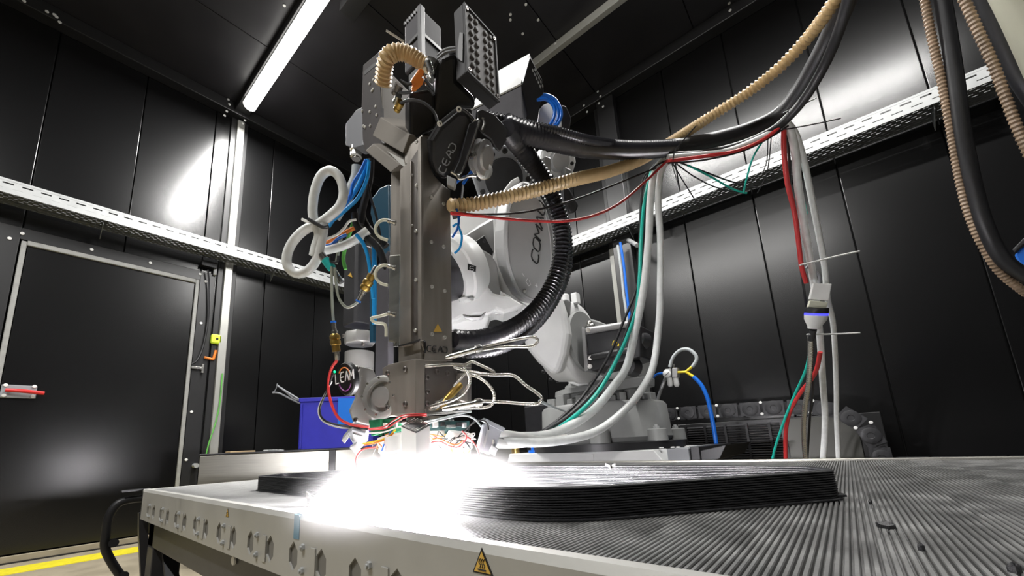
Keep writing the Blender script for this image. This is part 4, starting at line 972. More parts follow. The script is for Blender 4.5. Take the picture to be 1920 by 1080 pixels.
for pts, m_, r_ in (([(868,345),(878,330),(884,322)],'blue',.004), ([(851,345),(862,338),(872,330)],'blue',.003), ([(849,425),(857,420),(862,430),(866,445),(862,465),(852,475)],'bluel',.003), ([(848,445),(858,428),(860,410),(856,392)],'blue',.003)):
    tag(MB().tube(plpx(pts, d=1.02), r_, 8).build('air_tube', M[m_]), {345:'short blue tube leaning up to the pulley beside the extruder',}.get(pts[0][1] if pts[0][0] == 868 else 0, {851:'thin blue tube under the wire bow right of the gear case',849:'light blue tube looping past the extruder right edge',848:'dark blue tube rising along the extruder right edge'}.get(pts[0][0], '')), 'tube')
mk().prism(plpx([(845,325),(868,335),(862,395),(846,400)], d=1.06), FW*.05).build('valve_cluster', M['black'], ex, bevel=.003)
mk().prism(plpx([(838,328),(856,336),(852,352),(838,346)], d=1.0), FW*.02).build('valve_clip', M['cover'], ex, bevel=.002)
# cable stubs with glands along the strip
for v in (418, 503, 591):
    g_ = mk().lathe(P(742,v,d=.90), P(728,v-4,d=.90)-P(742,v,d=.90), [(0,.006),(.005,.006),(.006,.0045),(.012,.0045),(.013,.006),(.018,.005)], 12).build('cable_gland', M['bright'], ex)
    if v < 580: pts = [(730,v-5),(716,v-5),(706,v+4),(705,v+18),(714,v+28),(727,v+32)]
    else: pts = [(726,v-2),(712,v+2),(696,v+6),(704,v+14),(722,v+18),(724,v+40)]
    mk().tube(plpx(pts, d=.90), .0036, 8).build('cable_loop', M['cream'], ex)

# ------------------------------------------------------------------ grey junction box with gland and grey hose
mk().prism(plpx([(648,232),(668,206),(680,200),(681,272),(664,277),(648,272)], y=.68), V((.0,.05,0))).build('junction_box', M['boxg'], ex, bevel=.002); jb = bpy.data.objects['junction_box']
mk().lathe(P(668,268,y=.70), V((0.02,0,-1)), [(0,.018),(.02,.018),(.022,.022),(.035,.022),(.037,.018),(.05,.021),(.062,.021),(.064,.015),(.07,.015)], 16).build('gland', M['bright'], jb)
def cable(name, label, cat, pts, r, m_, d=None, n=10, group=None, **kw):
    P3 = [P(p[0], p[1], d=(p[2] if len(p) > 2 else d)) for p in pts]
    return tag(MB().tube(P3, r, n, **kw).build(name, M[m_]), label, cat, group)
cable('grey_hose', 'flat grey hose curving down from the junction box gland', 'hose', [(670,312),(668,332),(660,352),(650,372),(640,388),(628,408)], .014, 'greyhose', 1.02)
tl = thing('looped_tube', 'thick pale grey tube tied in a figure eight left of the extruder', 'tube', P(595, 430, d=.93))
mk().tube(plpx(((588,480),(592,462),(598,440),(590,420),(586,395),(590,360),(602,330),(620,320),(636,332),(644,360),(638,385),(622,402),(600,418),(570,432),(548,455),(538,480),(540,500),(556,513),(576,508),(592,490),(600,462),(606,435),(607,420)), d=.93), .0105, 14).build('tube', M['whiteh'], tl)
mk().tube(plpx(((606,470),(640,462),(665,450),(690,432)), d=.96), .0105, 14).build('tube_end', M['whiteh'], tl)
mk().tube(plpx(((578,411),(590,418),(606,426),(616,424)), d=.915), .0042, 8).build('tie', M['rubber'], tl)
mk().tube(plpx(((580,417),(566,411)), d=.915), .0035, 4).build('tie_tail', M['white'], tl)
BL = [('broad blue air tube sweeping from the box gland to the figure eight loop', [(690,300),(680,330),(665,360),(640,390),(615,425)], .0055, 'bluel'),
 ('second blue air tube hanging just right of the broad one', [(692,302),(688,335),(672,370),(650,392),(622,415)], .0045, 'bluel'),
 ('dark blue air tube running behind the tie', [(686,300),(676,322),(662,345),(655,370),(630,395)], .004, 'blue'),
 ('blue air tube dropping behind the black hose to the motor', [(668,440),(680,455),(688,475),(693,500),(700,560)], .0045, 'bluel'),
 ('blue tube between the motor and the extruder column', [(701,455),(702,500),(702,560),(702,608)], .006, 'bluel'),
 ('orange cable left of the column below the blue tubes', [(604,470),(610,458),(632,444),(655,432),(672,424)], .005, 'orange'),
 ('dark blue cable beside the orange one', [(608,462),(622,458),(636,446),(650,440)], .004, 'blue'),
 ('pale plastic tube arching above the orange cable', [(612,448),(632,440),(645,428),(655,415),(668,412)], .003, 'white'),
 ('light green tube hanging beside the black motor top', [(663,415),(655,440),(648,462),(644,485),(648,505)], .0045, 'green'),
 ('clear tube hanging from the orange cable', [(652,425),(642,440),(636,460),(633,480),(630,495)], .004, 'clear'),
 ('slim black cable running down behind the column edge', [(690,345),(695,370),(704,400),(712,440),(714,480),(722,505)], .0032, 'rubber'),
 ('black corrugated cable left of the column', [(665,400),(668,420),(682,440),(700,455),(712,470),(722,500)], .0085, 'rubber'),
 ('second black cable behind the corrugated one', [(676,392),(682,415),(696,435),(712,448),(724,462)], .0095, 'rubber'),
 ('upper black hose behind the blue tubes', [(695,300),(694,330),(688,360),(680,392),(676,420)], .009, 'rubber')]
for i, (l, pts, r_, m_) in enumerate(BL): cable('air_tube' if 'tube' in l else 'cable', l, 'tube' if 'tube' in l else 'cable', pts, r_, m_, 1.0-.012*(i % 4)-(0 if i > 9 else .02))
tf = thing('hose_splitter', 'teal and steel hose splitter left of the black motor', 'fitting', P(618, 490, d=.93))
mk().cyl(P(602,478,d=.93), P(612,490,d=.93), .0095).build('steel_sleeve', M['bright'], tf)
mk().cyl(P(610,487,d=.93), P(622,503,d=.93), .010).build('body', M['tealf'], tf, label='teal body')
mk().cyl(P(624,505,d=.93), P(640,530,d=.93), .007).build('steel_sleeve', M['bright'], tf)
mk().tube(plpx(((620,482),(620,490),(632,492),(634,480)), d=.92), .003, 6).build('clip', M['rubber'], tf)
cable('clear_tube', 'clear tube dropping straight to the left brass coupling', 'tube', [(622,500),(622,530),(623,570),(625,602)], .0032, 'clear', .92)
cable('clear_tube', 'clear tube bending in a U to the right brass coupling', 'tube', [(628,502),(630,530),(636,560),(650,576),(664,572),(671,566)], .0032, 'clear', .92)
def coupling(a, b, d, lab):
    A, B = P(*a, d=d), P(*b, d=d); ax_ = B-A; L = ax_.length; t = thing('brass_coupling', lab, 'coupling', A)
    s = L
    mk().lathe(A, ax_, [(0,.0062),(.04*s,.0062)], 14).build('collar', M['blue'], t, label='blue ring')
    mk().lathe(A+ax_*.04, ax_, [(0,.005),(.18*s,.005),(.19*s,.0072),(.26*s,.0072)], 14).build('stem', M['bright'], t)
    mk().lathe(A+ax_*.30, ax_, [(0,.008),(.05*s,.0115),(.12*s,.0115),(.13*s,.0095),(.17*s,.0115),(.25*s,.0115),(.27*s,.009),(.42*s,.009)], 18).build('body', M['brass'], t)
    mk().lathe(A+ax_*.72, ax_, [(0,.006),(.16*s,.006),(.22*s,.0045)], 14).build('outlet', M['bright'], t)
coupling((671,566), (708,495), .91, 'brass quick coupling slanting beside the extruder column')
coupling((625,602), (633,682), .91, 'brass quick coupling hanging upright above the round badge')

# ------------------------------------------------------------------ side motor unit with round badge
su_ = thing('side_motor_unit', 'black motor with steel gearbox and round badge left of the extruder', 'motor', P(675, 760, y=.66))
ma = P(676, 545, y=.70)
zA, zB = P(676,470,y=.70).z, P(676,612,y=.70).z
def zpx(v): return P(676, v, y=.70).z
mrad = .043
mk().prism([ma+V((sx_*mrad*a, sy_*mrad*b, zB-ma.z)) for a, b, sx_, sy_ in ((1,.75,1,1),(.75,1,1,1),(.75,1,-1,1),(1,.75,-1,1),(1,.75,-1,-1),(.75,1,-1,-1),(.75,1,1,-1),(1,.75,1,-1))], V((0,0,zA-zB))).build('motor_body', M['motor'], su_, bevel=.004)
mk().lathe((ma.x, ma.y, zA-.002), (0,0,1), [(0,.034),(.02,.034),(.022,.03)], 24).build('motor_cap', M['black'], su_)
mk().lathe((ma.x, ma.y, zpx(646)), (0,0,1), [(0,.046),(.004,.05),(.036,.05),(.04,.047)], 8).build('gearbox_flange', M['lsteel'], su_, bevel=.003)
mk().lathe((ma.x, ma.y, zpx(692)), (0,0,1), [(0,.046),(.055,.046)], 32).build('gearbox', M['lsteel'], su_)
mk().lathe((ma.x, ma.y, zpx(720)), (0,0,1), [(0,.030),(.01,.036),(.034,.044),(.036,.046)], 32).build('gearbox_cone', M['steeld'], su_)
for u, v in ((645,630),(682,645)): inst(BOLTD, 'screw', su_, P(u, v, y=ma.y-.05), q_to(yn))
mk().prism(plpx([(652,517),(660,520),(657,511)], y=ma.y-.046), V((0,.002,0))).build('warning_sticker', M['sticker'], su_)
# mounting casting with round opening
fpr([(655,700),(668,684),(700,692),(716,730),(716,800),(700,800),(664,792),(656,770),(668,745)], 690, 745, .985, (.3,0,0), .03, 'mount_casting', M['lsteel'], .004, su_)
rp_ = P(714, 744, d=.955); ra = V((.35,-.9,.05)).normalized()
mk().lathe(rp_-ra*.01, ra, [(0,.052),(.010,.052),(.012,.049),(.012,.038),(.004,.035),(.004,.026),(.012,.024),(.012,0)], 36, cap=False).build('bearing_ring', M['lsteel'], su_)
o1 = ra.orthogonal().normalized(); o2 = ra.cross(o1)
for k in range(8): an = 2*math.pi*k/8; inst(BOLTS, 'bolt', su_, rp_+ra*.002+(o1*math.cos(an)+o2*math.sin(an))*.0435+ra*.010, q_to(ra))
for u, v in ((672,692),(668,787)): inst(BOLTD, 'bolt', su_, P(u,v,d=.94), q_to(V((.3,-.9,0))))
bd = P(647, 711, d=.90); ba = (V((0,0,EYE))-bd).normalized(); ba = (ba+V((-.85,-.6,0))).normalized()
bpl = (bd, ba)
bg = mk().lathe(bd-ba*.012, ba, [(0,.0375),(.009,.0375),(.012,.035)], 40).build('round_badge', M['black'], su_, label='round black badge with white lettering')
o1 = V((0,0,1)); o1 = (o1-ba*o1.dot(ba)).normalized(); o2 = ba.cross(o1)
for a0_, a1_, m_ in ((-70, 60, 'orange'), (110, 250, 'purple')):
    mk().tube([bd+ba*.001+(o1*math.cos(math.radians(t))+o2*math.sin(math.radians(t)))*.026 for t in range(a0_, a1_, 10)], .0013, 6).build('badge_arc', M[m_], bg)
lettering('lettering', 'LEaM', (630.5,720), (8.8,-2.6), (-1,-18), .8, bpl, .0013, M['inkw'], bg, .001)
mk().sphere(P(629,697,pl=bpl)+ba*.002, .003, 10).build('indicator', M['ledgreen'], bg, label='green indicator light')

# ================================================================== light ring around the nozzle
lr = thing('light_heater_ring', 'ring of glaring lamp pods with circuit boards and wires around the extruder nozzle', 'lamp', NZ)
hx0 = V((NZ.x, NZ.y, .70))
mk().lathe((NZ.x, NZ.y, .708), (0,0,1), [(0,.02),(0,.066),(.004,.066),(.004,.02),(0,.02)], 36, cap=False).build('mount_plate', M['bright'], lr)
py('terminal_block', [(691,788),(714,785),(714,812),(696,818)], .552, .006, 'pcb', .001, lr)
py('circuit_board', [(690,790),(716,786),(716,818),(697,816)], .56, .002, 'pcb', 0, lr)
py('circuit_board', [(717,786),(752,783),(752,808),(720,816)], .565, .002, 'pcb', 0, lr)
px('circuit_board', [(806,790),(880,789),(880,806),(806,808)], xr+.02, .002, 'pcbd', 0, lr)
px('circuit_board', [(812,808),(868,806),(866,838),(815,842)], xr-.02, .002, 'pcbd', 0, lr)
for u, v, w_, h_, m_ in ((709,800,3,6,'white'),(721,798,3,5,'white'),(733,795,4,4,'black'),(741,797,2,6,'cover'),(699,806,3,3,'black')):
    py('component', [(u-w_,v-h_),(u+w_,v-h_),(u+w_,v+h_),(u-w_,v+h_)], .556, .004, m_, .0005, lr)
for u, v, w_, h_, m_ in ((818,796,4,5,'white'),(832,795,3,4,'black'),(846,799,9,2.5,'bright'),(862,796,4,4,'black'),(872,797,3,5,'cover'),(825,822,3,6,'white'),(838,818,5,5,'brass'),(850,826,4,6,'black'),(858,815,3,4,'white')):
    px('component', [(u-w_,v-h_),(u+w_,v-h_),(u+w_,v+h_),(u-w_,v+h_)], xr+.026 if v < 805 else xr-.015, .006, m_, .0005, lr)
# reflector block with a studded dark top that slopes towards the front
qF, qL, qB, qR = P(780,812,d=.80), P(752,800,d=.83), P(781,783,d=.90), P(806,798,d=.83)
zb_ = P(780,858,d=.80).z
low = [V((p.x, p.y, zb_)) for p in (qF, qL, qB, qR)]
hs = mk().add([qF, qL, qB, qR]+low, [(0,1,2,3),(0,4,5,1),(1,5,6,2),(2,6,7,3),(3,7,4,0),(4,7,6,5)]).build('reflector_block', M['white'], lr, bevel=.001, label='white reflector block')
tn = (qL-qF).cross(qR-qF).normalized()
if tn.z < 0: tn = -tn
mk().prism([qF, qL, qB, qR], tn*.0025).build('studded_top', M['black'], hs)
for i in range(8):
    for j in range(8):
        a = qF.lerp(qL, (i+.5)/8); b = qR.lerp(qB, (i+.5)/8)
        inst(BOLTS, 'stud', hs, a.lerp(b, (j+.5)/8)+tn*.0022, q_to(tn)).scale = (.55,.55,.5)
mk().lathe(P(781,840,d=.815), V((-.1,-.3,1)), [(0,.012),(.003,.010),(.004,0)], 16, cap=False).build('vent', M['steeld'], hs)
# fan boxes left and right
for pts, u, v, tl_, in_ in (([(650,812),(660,804),(686,812),(690,826),(676,842),(664,838)], 668, 822, (-.2,0,-.5), [(662,812),(680,817),(676,832),(664,828)]),
                      ([(896,846),(908,798),(918,790),(943,802),(930,840),(918,853)], 918, 820, (.3,0,-.1), [(905,836),(914,803),(918,804),(908,840)])):
    f_ = fpr(pts, u, v, .88, tl_, .035, 'fan_box', M['greypl'], .003, lr)
    q_pl = facing(u, v, .88, tl_)
    mk().prism([P(a, b, pl=q_pl) for a, b in in_], q_pl[1]*.003).build('fan_label', M['cover'], f_)
fpr([(640,826),(657,806),(662,809),(646,832)], 650, 818, .875, (-.2,0,-.3), .03, 'fan_lid', M['cover'], .001, lr)
fpr([(904,790),(912,785),(948,803),(944,810)], 925, 797, .875, (.3,0,-.1), .035, 'fan_lid', M['greypl'], .001, lr)
fpr([(655,840),(668,832),(676,850),(668,854)], 665, 842, .865, (-.2,0,-.3), .015, 'fan_plug', M['cover'], .001, lr)
fpr([(918,848),(924,836),(934,842),(928,856)], 925, 846, .865, (.2,0,-.3), .015, 'fan_plug', M['cover'], .001, lr)
# lamp pods
for k in range(6):
    an = math.radians(-40+(48, 98, 152, -48, -98, -152)[k]); c_ = V((math.cos(an), math.sin(an), 0)); top = V((NZ.x, NZ.y, .682))+c_*.092; bot = V((NZ.x, NZ.y, .628))+c_*.078
    ax_ = (bot-top).normalized(); L_ = (bot-top).length
    pod = mk().lathe(top, ax_, [(0,.020),(.012,.024),(.02,.022),(.03,.026),(.036,.022),(L_-.004,.026),(L_,.026)], 20).build('lamp_pod', M['white'], lr)
    mk().lathe(top+ax_*L_, ax_, [(0,.023),(.004,.021),(.008,.012),(.009,0)], 20, cap=False).build('lens', M['led'], pod, label='glowing lens')
    spot('pod_light', bot+ax_*.014, V((NZ.x, NZ.y, .54))+c_*.05, HEAD_W/6, 165, (1,.97,1), .015, .6)
area_pt = bpy.data.lights.new('ring_glow', 'POINT'); area_pt.energy = 42; area_pt.shadow_soft_size = .06; area_pt.color = (1, .97, 1)
op = bpy.data.objects.new('ring_glow', area_pt); C.objects.link(op); op.location = (NZ.x-.01, NZ.y-.02, .592)
# wires of the ring
def wire(name, m_, r_, pts, d): mk().tube(plpx(pts, d=d), r_, 7).build(name, M[m_], lr)
wire('red_wire','redc',.0032,[(632,676),(622,690),(616,715),(618,745),(632,780),(655,795),(692,801)],.88)
wire('red_wire','redc',.0016,[(690,804),(720,800),(740,787),(760,778),(800,776)],.86)
wire('red_wire','redc',.0016,[(692,806),(724,803),(745,790),(765,781),(800,779)],.855)
wire('white_wire','white',.0016,[(690,812),(720,810),(752,800),(780,808)],.85)
wire('black_wire','black',.0022,[(625,700),(612,735),(600,765),(605,785),(630,796),(690,805)],.88)
wire('white_wire','white',.0018,[(622,715),(608,742),(597,768),(606,790),(640,802),(690,802)],.885)
wire('yellow_wire','stickery',.0018,[(680,832),(700,828),(722,822),(742,806)],.855)
wire('orange_wire','orange',.0016,[(682,835),(706,830),(724,824),(738,812)],.853)
wire('blue_wire','blue',.0016,[(734,806),(728,820),(720,834),(716,846)],.855)
wire('red_wire','redc',.0018,[(706,838),(680,843),(668,860),(672,880),(690,892),(712,890)],.855)
wire('red_wire','redc',.0018,[(724,838),(740,836),(752,850),(748,866),(738,874)],.855)
wire('red_wire','redc',.0016,[(870,815),(885,826),(895,842),(899,862),(898,872)],.845)
wire('orange_wire','orange',.0014,[(808,826),(822,822),(840,830),(856,834),(868,826)],.835)
wire('red_wire','redc',.0014,[(808,830),(825,828),(842,836),(860,838),(875,820),(866,808)],.833)
wire('black_wire','black',.0018,[(868,812),(884,795),(898,788),(912,792),(916,806)],.85)
wire('grey_wire','greyhose',.0020,[(790,797),(830,786),(868,779),(890,786),(902,800)],.845)
wire('grey_wire','greyhose',.0016,[(800,790),(840,781),(866,775),(884,772)],.85)
wire('black_wire','black',.0016,[(850,838),(862,826),(874,830),(882,842)],.84)
for i in range(16):
    u0 = random.uniform(815,885); v0 = random.uniform(812,845)
    wire(random.choice(['red_wire','white_wire','black_wire','orange_wire']), random.choice(['redc','white','black','orange','black']), .0011,
         [(u0,v0),(u0+random.uniform(-12,12),v0+random.uniform(-14,6)),(u0+random.uniform(-20,20),v0+random.uniform(-4,12)),(u0+random.uniform(-18,22),v0+random.uniform(0,16))], random.uniform(.84,.87))
for i in range(8):
    u0 = random.uniform(695,745); v0 = random.uniform(815,840)
    wire('small_wire', random.choice(['redc','white','black','orange']), .0011, [(u0,v0),(u0+random.uniform(-12,12),v0+random.uniform(-10,6)),(u0+random.uniform(-14,14),v0+random.uniform(0,16))], random.uniform(.85,.88))

# ------------------------------------------------------------------ braided sensor leads on the hot block
BR = [('long braided steel lead looping up right from the hot block top', [(905,651),(930,645),(965,637),(998,632),(1008,637),(1004,646),(990,650),(960,650),(930,652),(905,656)], .0038),
 ('braided steel lead doubling back near the upper right of the block', [(797,687),(840,684),(872,684),(884,678),(900,684),(926,697),(918,702),(880,696),(850,688)], .0038),
 ('widest braided steel lead looping far right of the hot block', [(868,692),(890,700),(930,703),(962,704),(985,722),(1008,738),(1016,748),(1008,757),(985,757),(945,754),(905,752)], .0040),
 ('braided steel lead in a short drooping loop right of the block', [(872,700),(895,706),(915,720),(926,738),(924,756),(910,764),(880,765),(860,765)], .0040),
 ('braided steel lead bending down in front of the block cheek', [(868,690),(878,700),(880,718),(868,738),(848,750),(826,757),(806,763)], .0045),
 ('thin braided steel lead across the block bolts', [(874,695),(868,706),(858,716),(850,724)], .0025)]
for i, (l, pts, r_) in enumerate(BR): cable('braided_lead', l, 'cable', pts, r_, 'chrome', .90-.006*i, rib=.22, pitch=.0034, n=10)
for a, b, l, d_ in (((836,671), (904,652), 'chrome sleeve slanting up from the top of the hot block', .90), ((830,767), (905,753), 'chrome sleeve at the foot of the hot block', .86)):
    A, B = P(*a, d=d_), P(*b, d=d_-.005); L_ = (B-A).length
    tag(mk().lathe(A, B-A, [(0,.004),(.01,.0065),(L_*.8,.0065),(L_*.82,.009),(L_*.95,.009),(L_,.006)], 16).build('lead_sleeve', M['bright']), l, 'fitting')

# ------------------------------------------------------------------ long hoses
cable('ribbed_conduit', 'big black ribbed conduit making a C-shaped loop in front of the robot arm', 'conduit',
      [(950,242,1.0),(970,268,1.08),(1000,310,1.15),(1028,352,1.2),(1048,402,1.22),(1054,455,1.22),(1046,510,1.22),(1022,560,1.2),(985,600,1.16),(935,628,1.1),(885,638,1.05),(850,637,1.0)], .027, 'hoseblack', n=18, rib=.26, pitch=.0115)
cable('ribbed_conduit', 'lower ribbed conduit curving beneath the big black loop behind the extruder', 'conduit',
      [(1044,380,1.27),(1062,440,1.3),(1060,510,1.3),(1030,575,1.26),(985,625,1.2),(935,652,1.12),(885,658,1.06),(846,654,1.02)], .020, 'hoseblack', n=16, rib=.28, pitch=.0115)
cable('ribbed_conduit', 'thick black ribbed conduit running right from the hose bracket', 'conduit',
      [(945,234,1.02),(985,250,1.06),(1040,264,1.12),(1100,277,1.2),(1160,281,1.28),(1210,281,1.34),(1262,278,1.4)], .029, 'hoseblack', n=18, rib=.26, pitch=.0115)
cable('ribbed_conduit', 'slimmer black ribbed conduit lying on top of the thick one', 'conduit',
      [(893,215,1.02),(930,221,1.03),(980,232,1.05),(1040,246,1.09),(1100,262,1.15),(1150,270,1.25)], .0135, 'hoseblack', n=16, rib=.26, pitch=.0095)
cable('wrapped_bundle', 'thick tape wrapped black cable bundle rising to the top right', 'cable',
      [(1230,280,1.40),(1290,272,1.43),(1350,260,1.44),(1410,242,1.43),(1462,215,1.40),(1500,170,1.33),(1535,110,1.25),(1565,50,1.18),(1590,-10,1.1),(1610,-70,1.02)], .027, 'rubber', n=18)
cable('wrapped_bundle', 'slimmer tape wrapped cable bundle lying along the thick one', 'cable',
      [(1250,292,1.38),(1310,290,1.38),(1380,275,1.38),(1440,250,1.36),(1476,222,1.33),(1512,180,1.27),(1548,118,1.2),(1572,60,1.12),(1590,0,1.06),(1600,-60,1.0)], .014, 'rubber', n=14)
cable('beige_hose', 'long beige ribbed hose running from the extruder to the top right corner', 'hose',
      [(842,386,1.02),(880,384,1.05),(940,372,1.08),(1010,355,1.12),(1080,336,1.16),(1140,322,1.26),(1200,300,1.36),(1260,265,1.42),(1330,220,1.42),(1400,175,1.36),(1460,128,1.28),(1510,76,1.2),(1550,24,1.12),(1590,-40,1.05)], .0190, 'beige', n=16, rib=.3, pitch=.0125)
for l, pts, r_, m_, d_, rb_ in (('leftmost brown ribbed hose hanging down the right side', [(1728,-30),(1745,60),(1765,150),(1782,240),(1798,330),(1816,400),(1845,465),(1880,515),(1945,565)], .0115, 'beiged', 1.22, 1),
     ('thick black hose hanging between the two brown hoses then bending right', [(1762,-30),(1778,60),(1792,150),(1806,250),(1826,350),(1850,430),(1885,490),(1945,530)], .0185, 'rubber', 1.2, 0),
     ('right brown ribbed hose slanting off the right edge', [(1795,-30),(1830,50),(1862,120),(1888,190),(1912,250),(1935,300)], .0115, 'beiged', 1.05, 1),
     ('black hose at the top right corner', [(1838,-30),(1862,30),(1885,85),(1912,140),(1945,190)], .022, 'rubber', 1.1, 0)):
    if rb_: cable('ribbed_hose', l, 'hose', pts, r_, m_, d_, n=14, rib=.26, pitch=.0115)
    else: cable('black_hose', l, 'hose', pts, r_, m_, d_, n=16)
cable('cream_duct', 'wide cream duct cutting the top right corner', 'duct', [(1885,-40),(1915,20),(1938,70),(1965,130)], .035, 'cream', .98, n=20)
bh = thing('blue_valve_block', 'small blue block at the right picture edge beside the black hose', 'block', P(1915, 480, d=1.5))
fpr([(1902,478),(1918,462),(1945,455),(1950,500),(1925,512),(1908,492)], 1920, 485, 1.5, (0,0,0), .08, 'body', M['blue'], .006, bh)
fpr([(1898,468),(1920,446),(1945,440),(1945,452),(1918,458),(1902,474)], 1915, 458, 1.49, (0,0,0), .09, 'clip', M['motor'], .003, bh)
# black and red slim cables from the extruder
cable('cable', 'slim black cable sagging right from under the beige hose', 'cable', [(846,398,1.0),(900,402,1.08),(980,398,1.14),(1060,380,1.2),(1130,355,1.26),(1180,335,1.32),(1230,315,1.36)], .003, 'rubber')
cable('cable', 'slim red cable sagging right below the black one', 'cable', [(846,400,1.0),(900,405,1.06),(970,412,1.11),(1050,415,1.17),(1110,405,1.22),(1160,382,1.28),(1205,345,1.34),(1250,302,1.37)], .0042, 'redc')
# bundle along the underside of the wrapped bundle
cable('white_cable', 'white cable running under the wrapped bundle to the right junction', 'cable', [(1252,296,1.36),(1300,292,1.36),(1360,285,1.36),(1420,262,1.36),(1470,234,1.35)], .0115, 'whiteh')
cable('red_cable', 'red cable under the wrapped bundle', 'cable', [(1252,302,1.35),(1320,293,1.35),(1380,283,1.35),(1430,262,1.35),(1472,230,1.34)], .006, 'redc')
cable('black_cable', 'thin black cable lowest under the wrapped bundle', 'cable', [(1252,306,1.35),(1320,300,1.35),(1390,284,1.35),(1440,260,1.35),(1478,236,1.34)], .003, 'rubber')
WC = [('outer white cable looping from the junction down to the light ring', [(1262,296,1.38),(1242,315,1.38),(1234,370,1.38),(1238,450,1.38),(1238,540,1.36),(1236,600,1.34),(1225,685,1.28),(1200,735,1.22),(1170,770,1.17),(1125,805,1.1),(1075,822,1.03),(1010,830,.97),(940,828,.92)], .011, 'whiteh'),
 ('inner white cable looping from the junction down to the light ring', [(1256,292,1.4),(1230,318,1.4),(1220,370,1.4),(1216,450,1.38),(1207,540,1.36),(1190,625,1.32),(1175,687,1.28),(1150,725,1.23),(1115,767,1.17),(1075,795,1.1),(1030,815,1.03),(975,820,.97),(935,820,.93)], .0125, 'whiteh'),
 ('teal cable looping down beside the white ones to the light ring', [(1222,318,1.42),(1208,380,1.42),(1202,450,1.42),(1199,520,1.38),(1193,580,1.35),(1175,634,1.3),(1150,687,1.24),(1125,730,1.19),(1095,765,1.13),(1062,792,1.10),(1030,812,1.08),(985,822,1.04)], .0060, 'teal'),
 ('black cable inside the teal loop', [(1225,312,1.44),(1212,370,1.44),(1206,450,1.44),(1200,540,1.42),(1178,610,1.38),(1150,680,1.32),(1112,735,1.24),(1065,780,1.15),(1015,812,1.05)], .0055, 'rubber'),
 ('second black cable innermost of the hanging loop', [(1228,308,1.46),(1205,350,1.46),(1200,440,1.46),(1196,530,1.44),(1170,600,1.4),(1140,670,1.34),(1095,740,1.26),(1050,785,1.15),(1008,815,1.06)], .0048, 'rubber'),
 ('white sheathed lead lying flattest into the light ring', [(1060,820,1.06),(1010,822,1.0),(960,816,.95),(925,812,.90)], .010, 'white'),
 ('broad white sheathed lead lowest into the light ring', [(1040,826,1.03),(990,830,.98),(950,832,.93),(918,828,.885)], .011, 'white')]
for l, pts, r_, m_ in WC: cable('hanging_cable', l, 'cable', pts, r_, m_, n=12)
# thin strands fanning at the left junction
FN = [('thin black strand falling from the junction to the tray', [(1258,300,1.36),(1275,330,1.4),(1300,370,1.5),(1312,392,1.55)], 'rubber', .0022),
 ('thin black strand reaching right from the junction', [(1262,300,1.36),(1310,318,1.4),(1370,340,1.5),(1420,352,1.55)], 'rubber', .0028),
 ('thin black strand second to the right of the junction', [(1262,302,1.36),(1300,330,1.4),(1345,352,1.5),(1400,362,1.55)], 'rubber', .0022),
 ('thin teal strand running right and down from the junction', [(1290,310,1.36),(1330,330,1.42),(1375,355,1.5),(1400,362,1.53)], 'teal', .0032),
 ('thin black strand hanging straight down from the junction', [(1258,302,1.36),(1268,335,1.38),(1275,360,1.4)], 'rubber', .0018),
 ('teal strand hanging from the wrapped bundle in the middle', [(1432,262,1.38),(1412,295,1.4),(1400,335,1.45),(1394,362,1.5)], 'teal', .0032),
 ('pair of thin black strands hanging near the right junction', [(1446,258,1.37),(1442,300,1.38),(1436,330,1.4),(1420,362,1.45)], 'rubber', .0018),
 ('second thin black strand hanging near the right junction', [(1440,260,1.37),(1438,300,1.38),(1430,325,1.4)], 'rubber', .0016),
 ('thin black cable arching down left of the white cables', [(1252,300,1.37),(1228,312,1.38),(1206,336,1.4),(1204,380,1.42)], 'rubber', .003)]
for l, pts, m_, r_ in FN: cable('strand', l, 'cable', pts, r_, m_, n=6)
# ties at the junctions
for l, pts, m_ in (('black tie with a long tail at the right junction', [(1465,242),(1482,241),(1530,232),(1576,222)], 'rubber'), ('black tie with tail on the beige hose crossing', [(1262,300),(1266,282),(1282,262),(1305,236)], 'rubber'),
                 ('thin black tie tail across the upper bundle', [(1468,212),(1500,198),(1530,184)], 'rubber')):
    cable('cable_tie', l, 'tie', pts, .0022, m_, 1.32 if pts[0][0] > 1400 else 1.34, n=5)
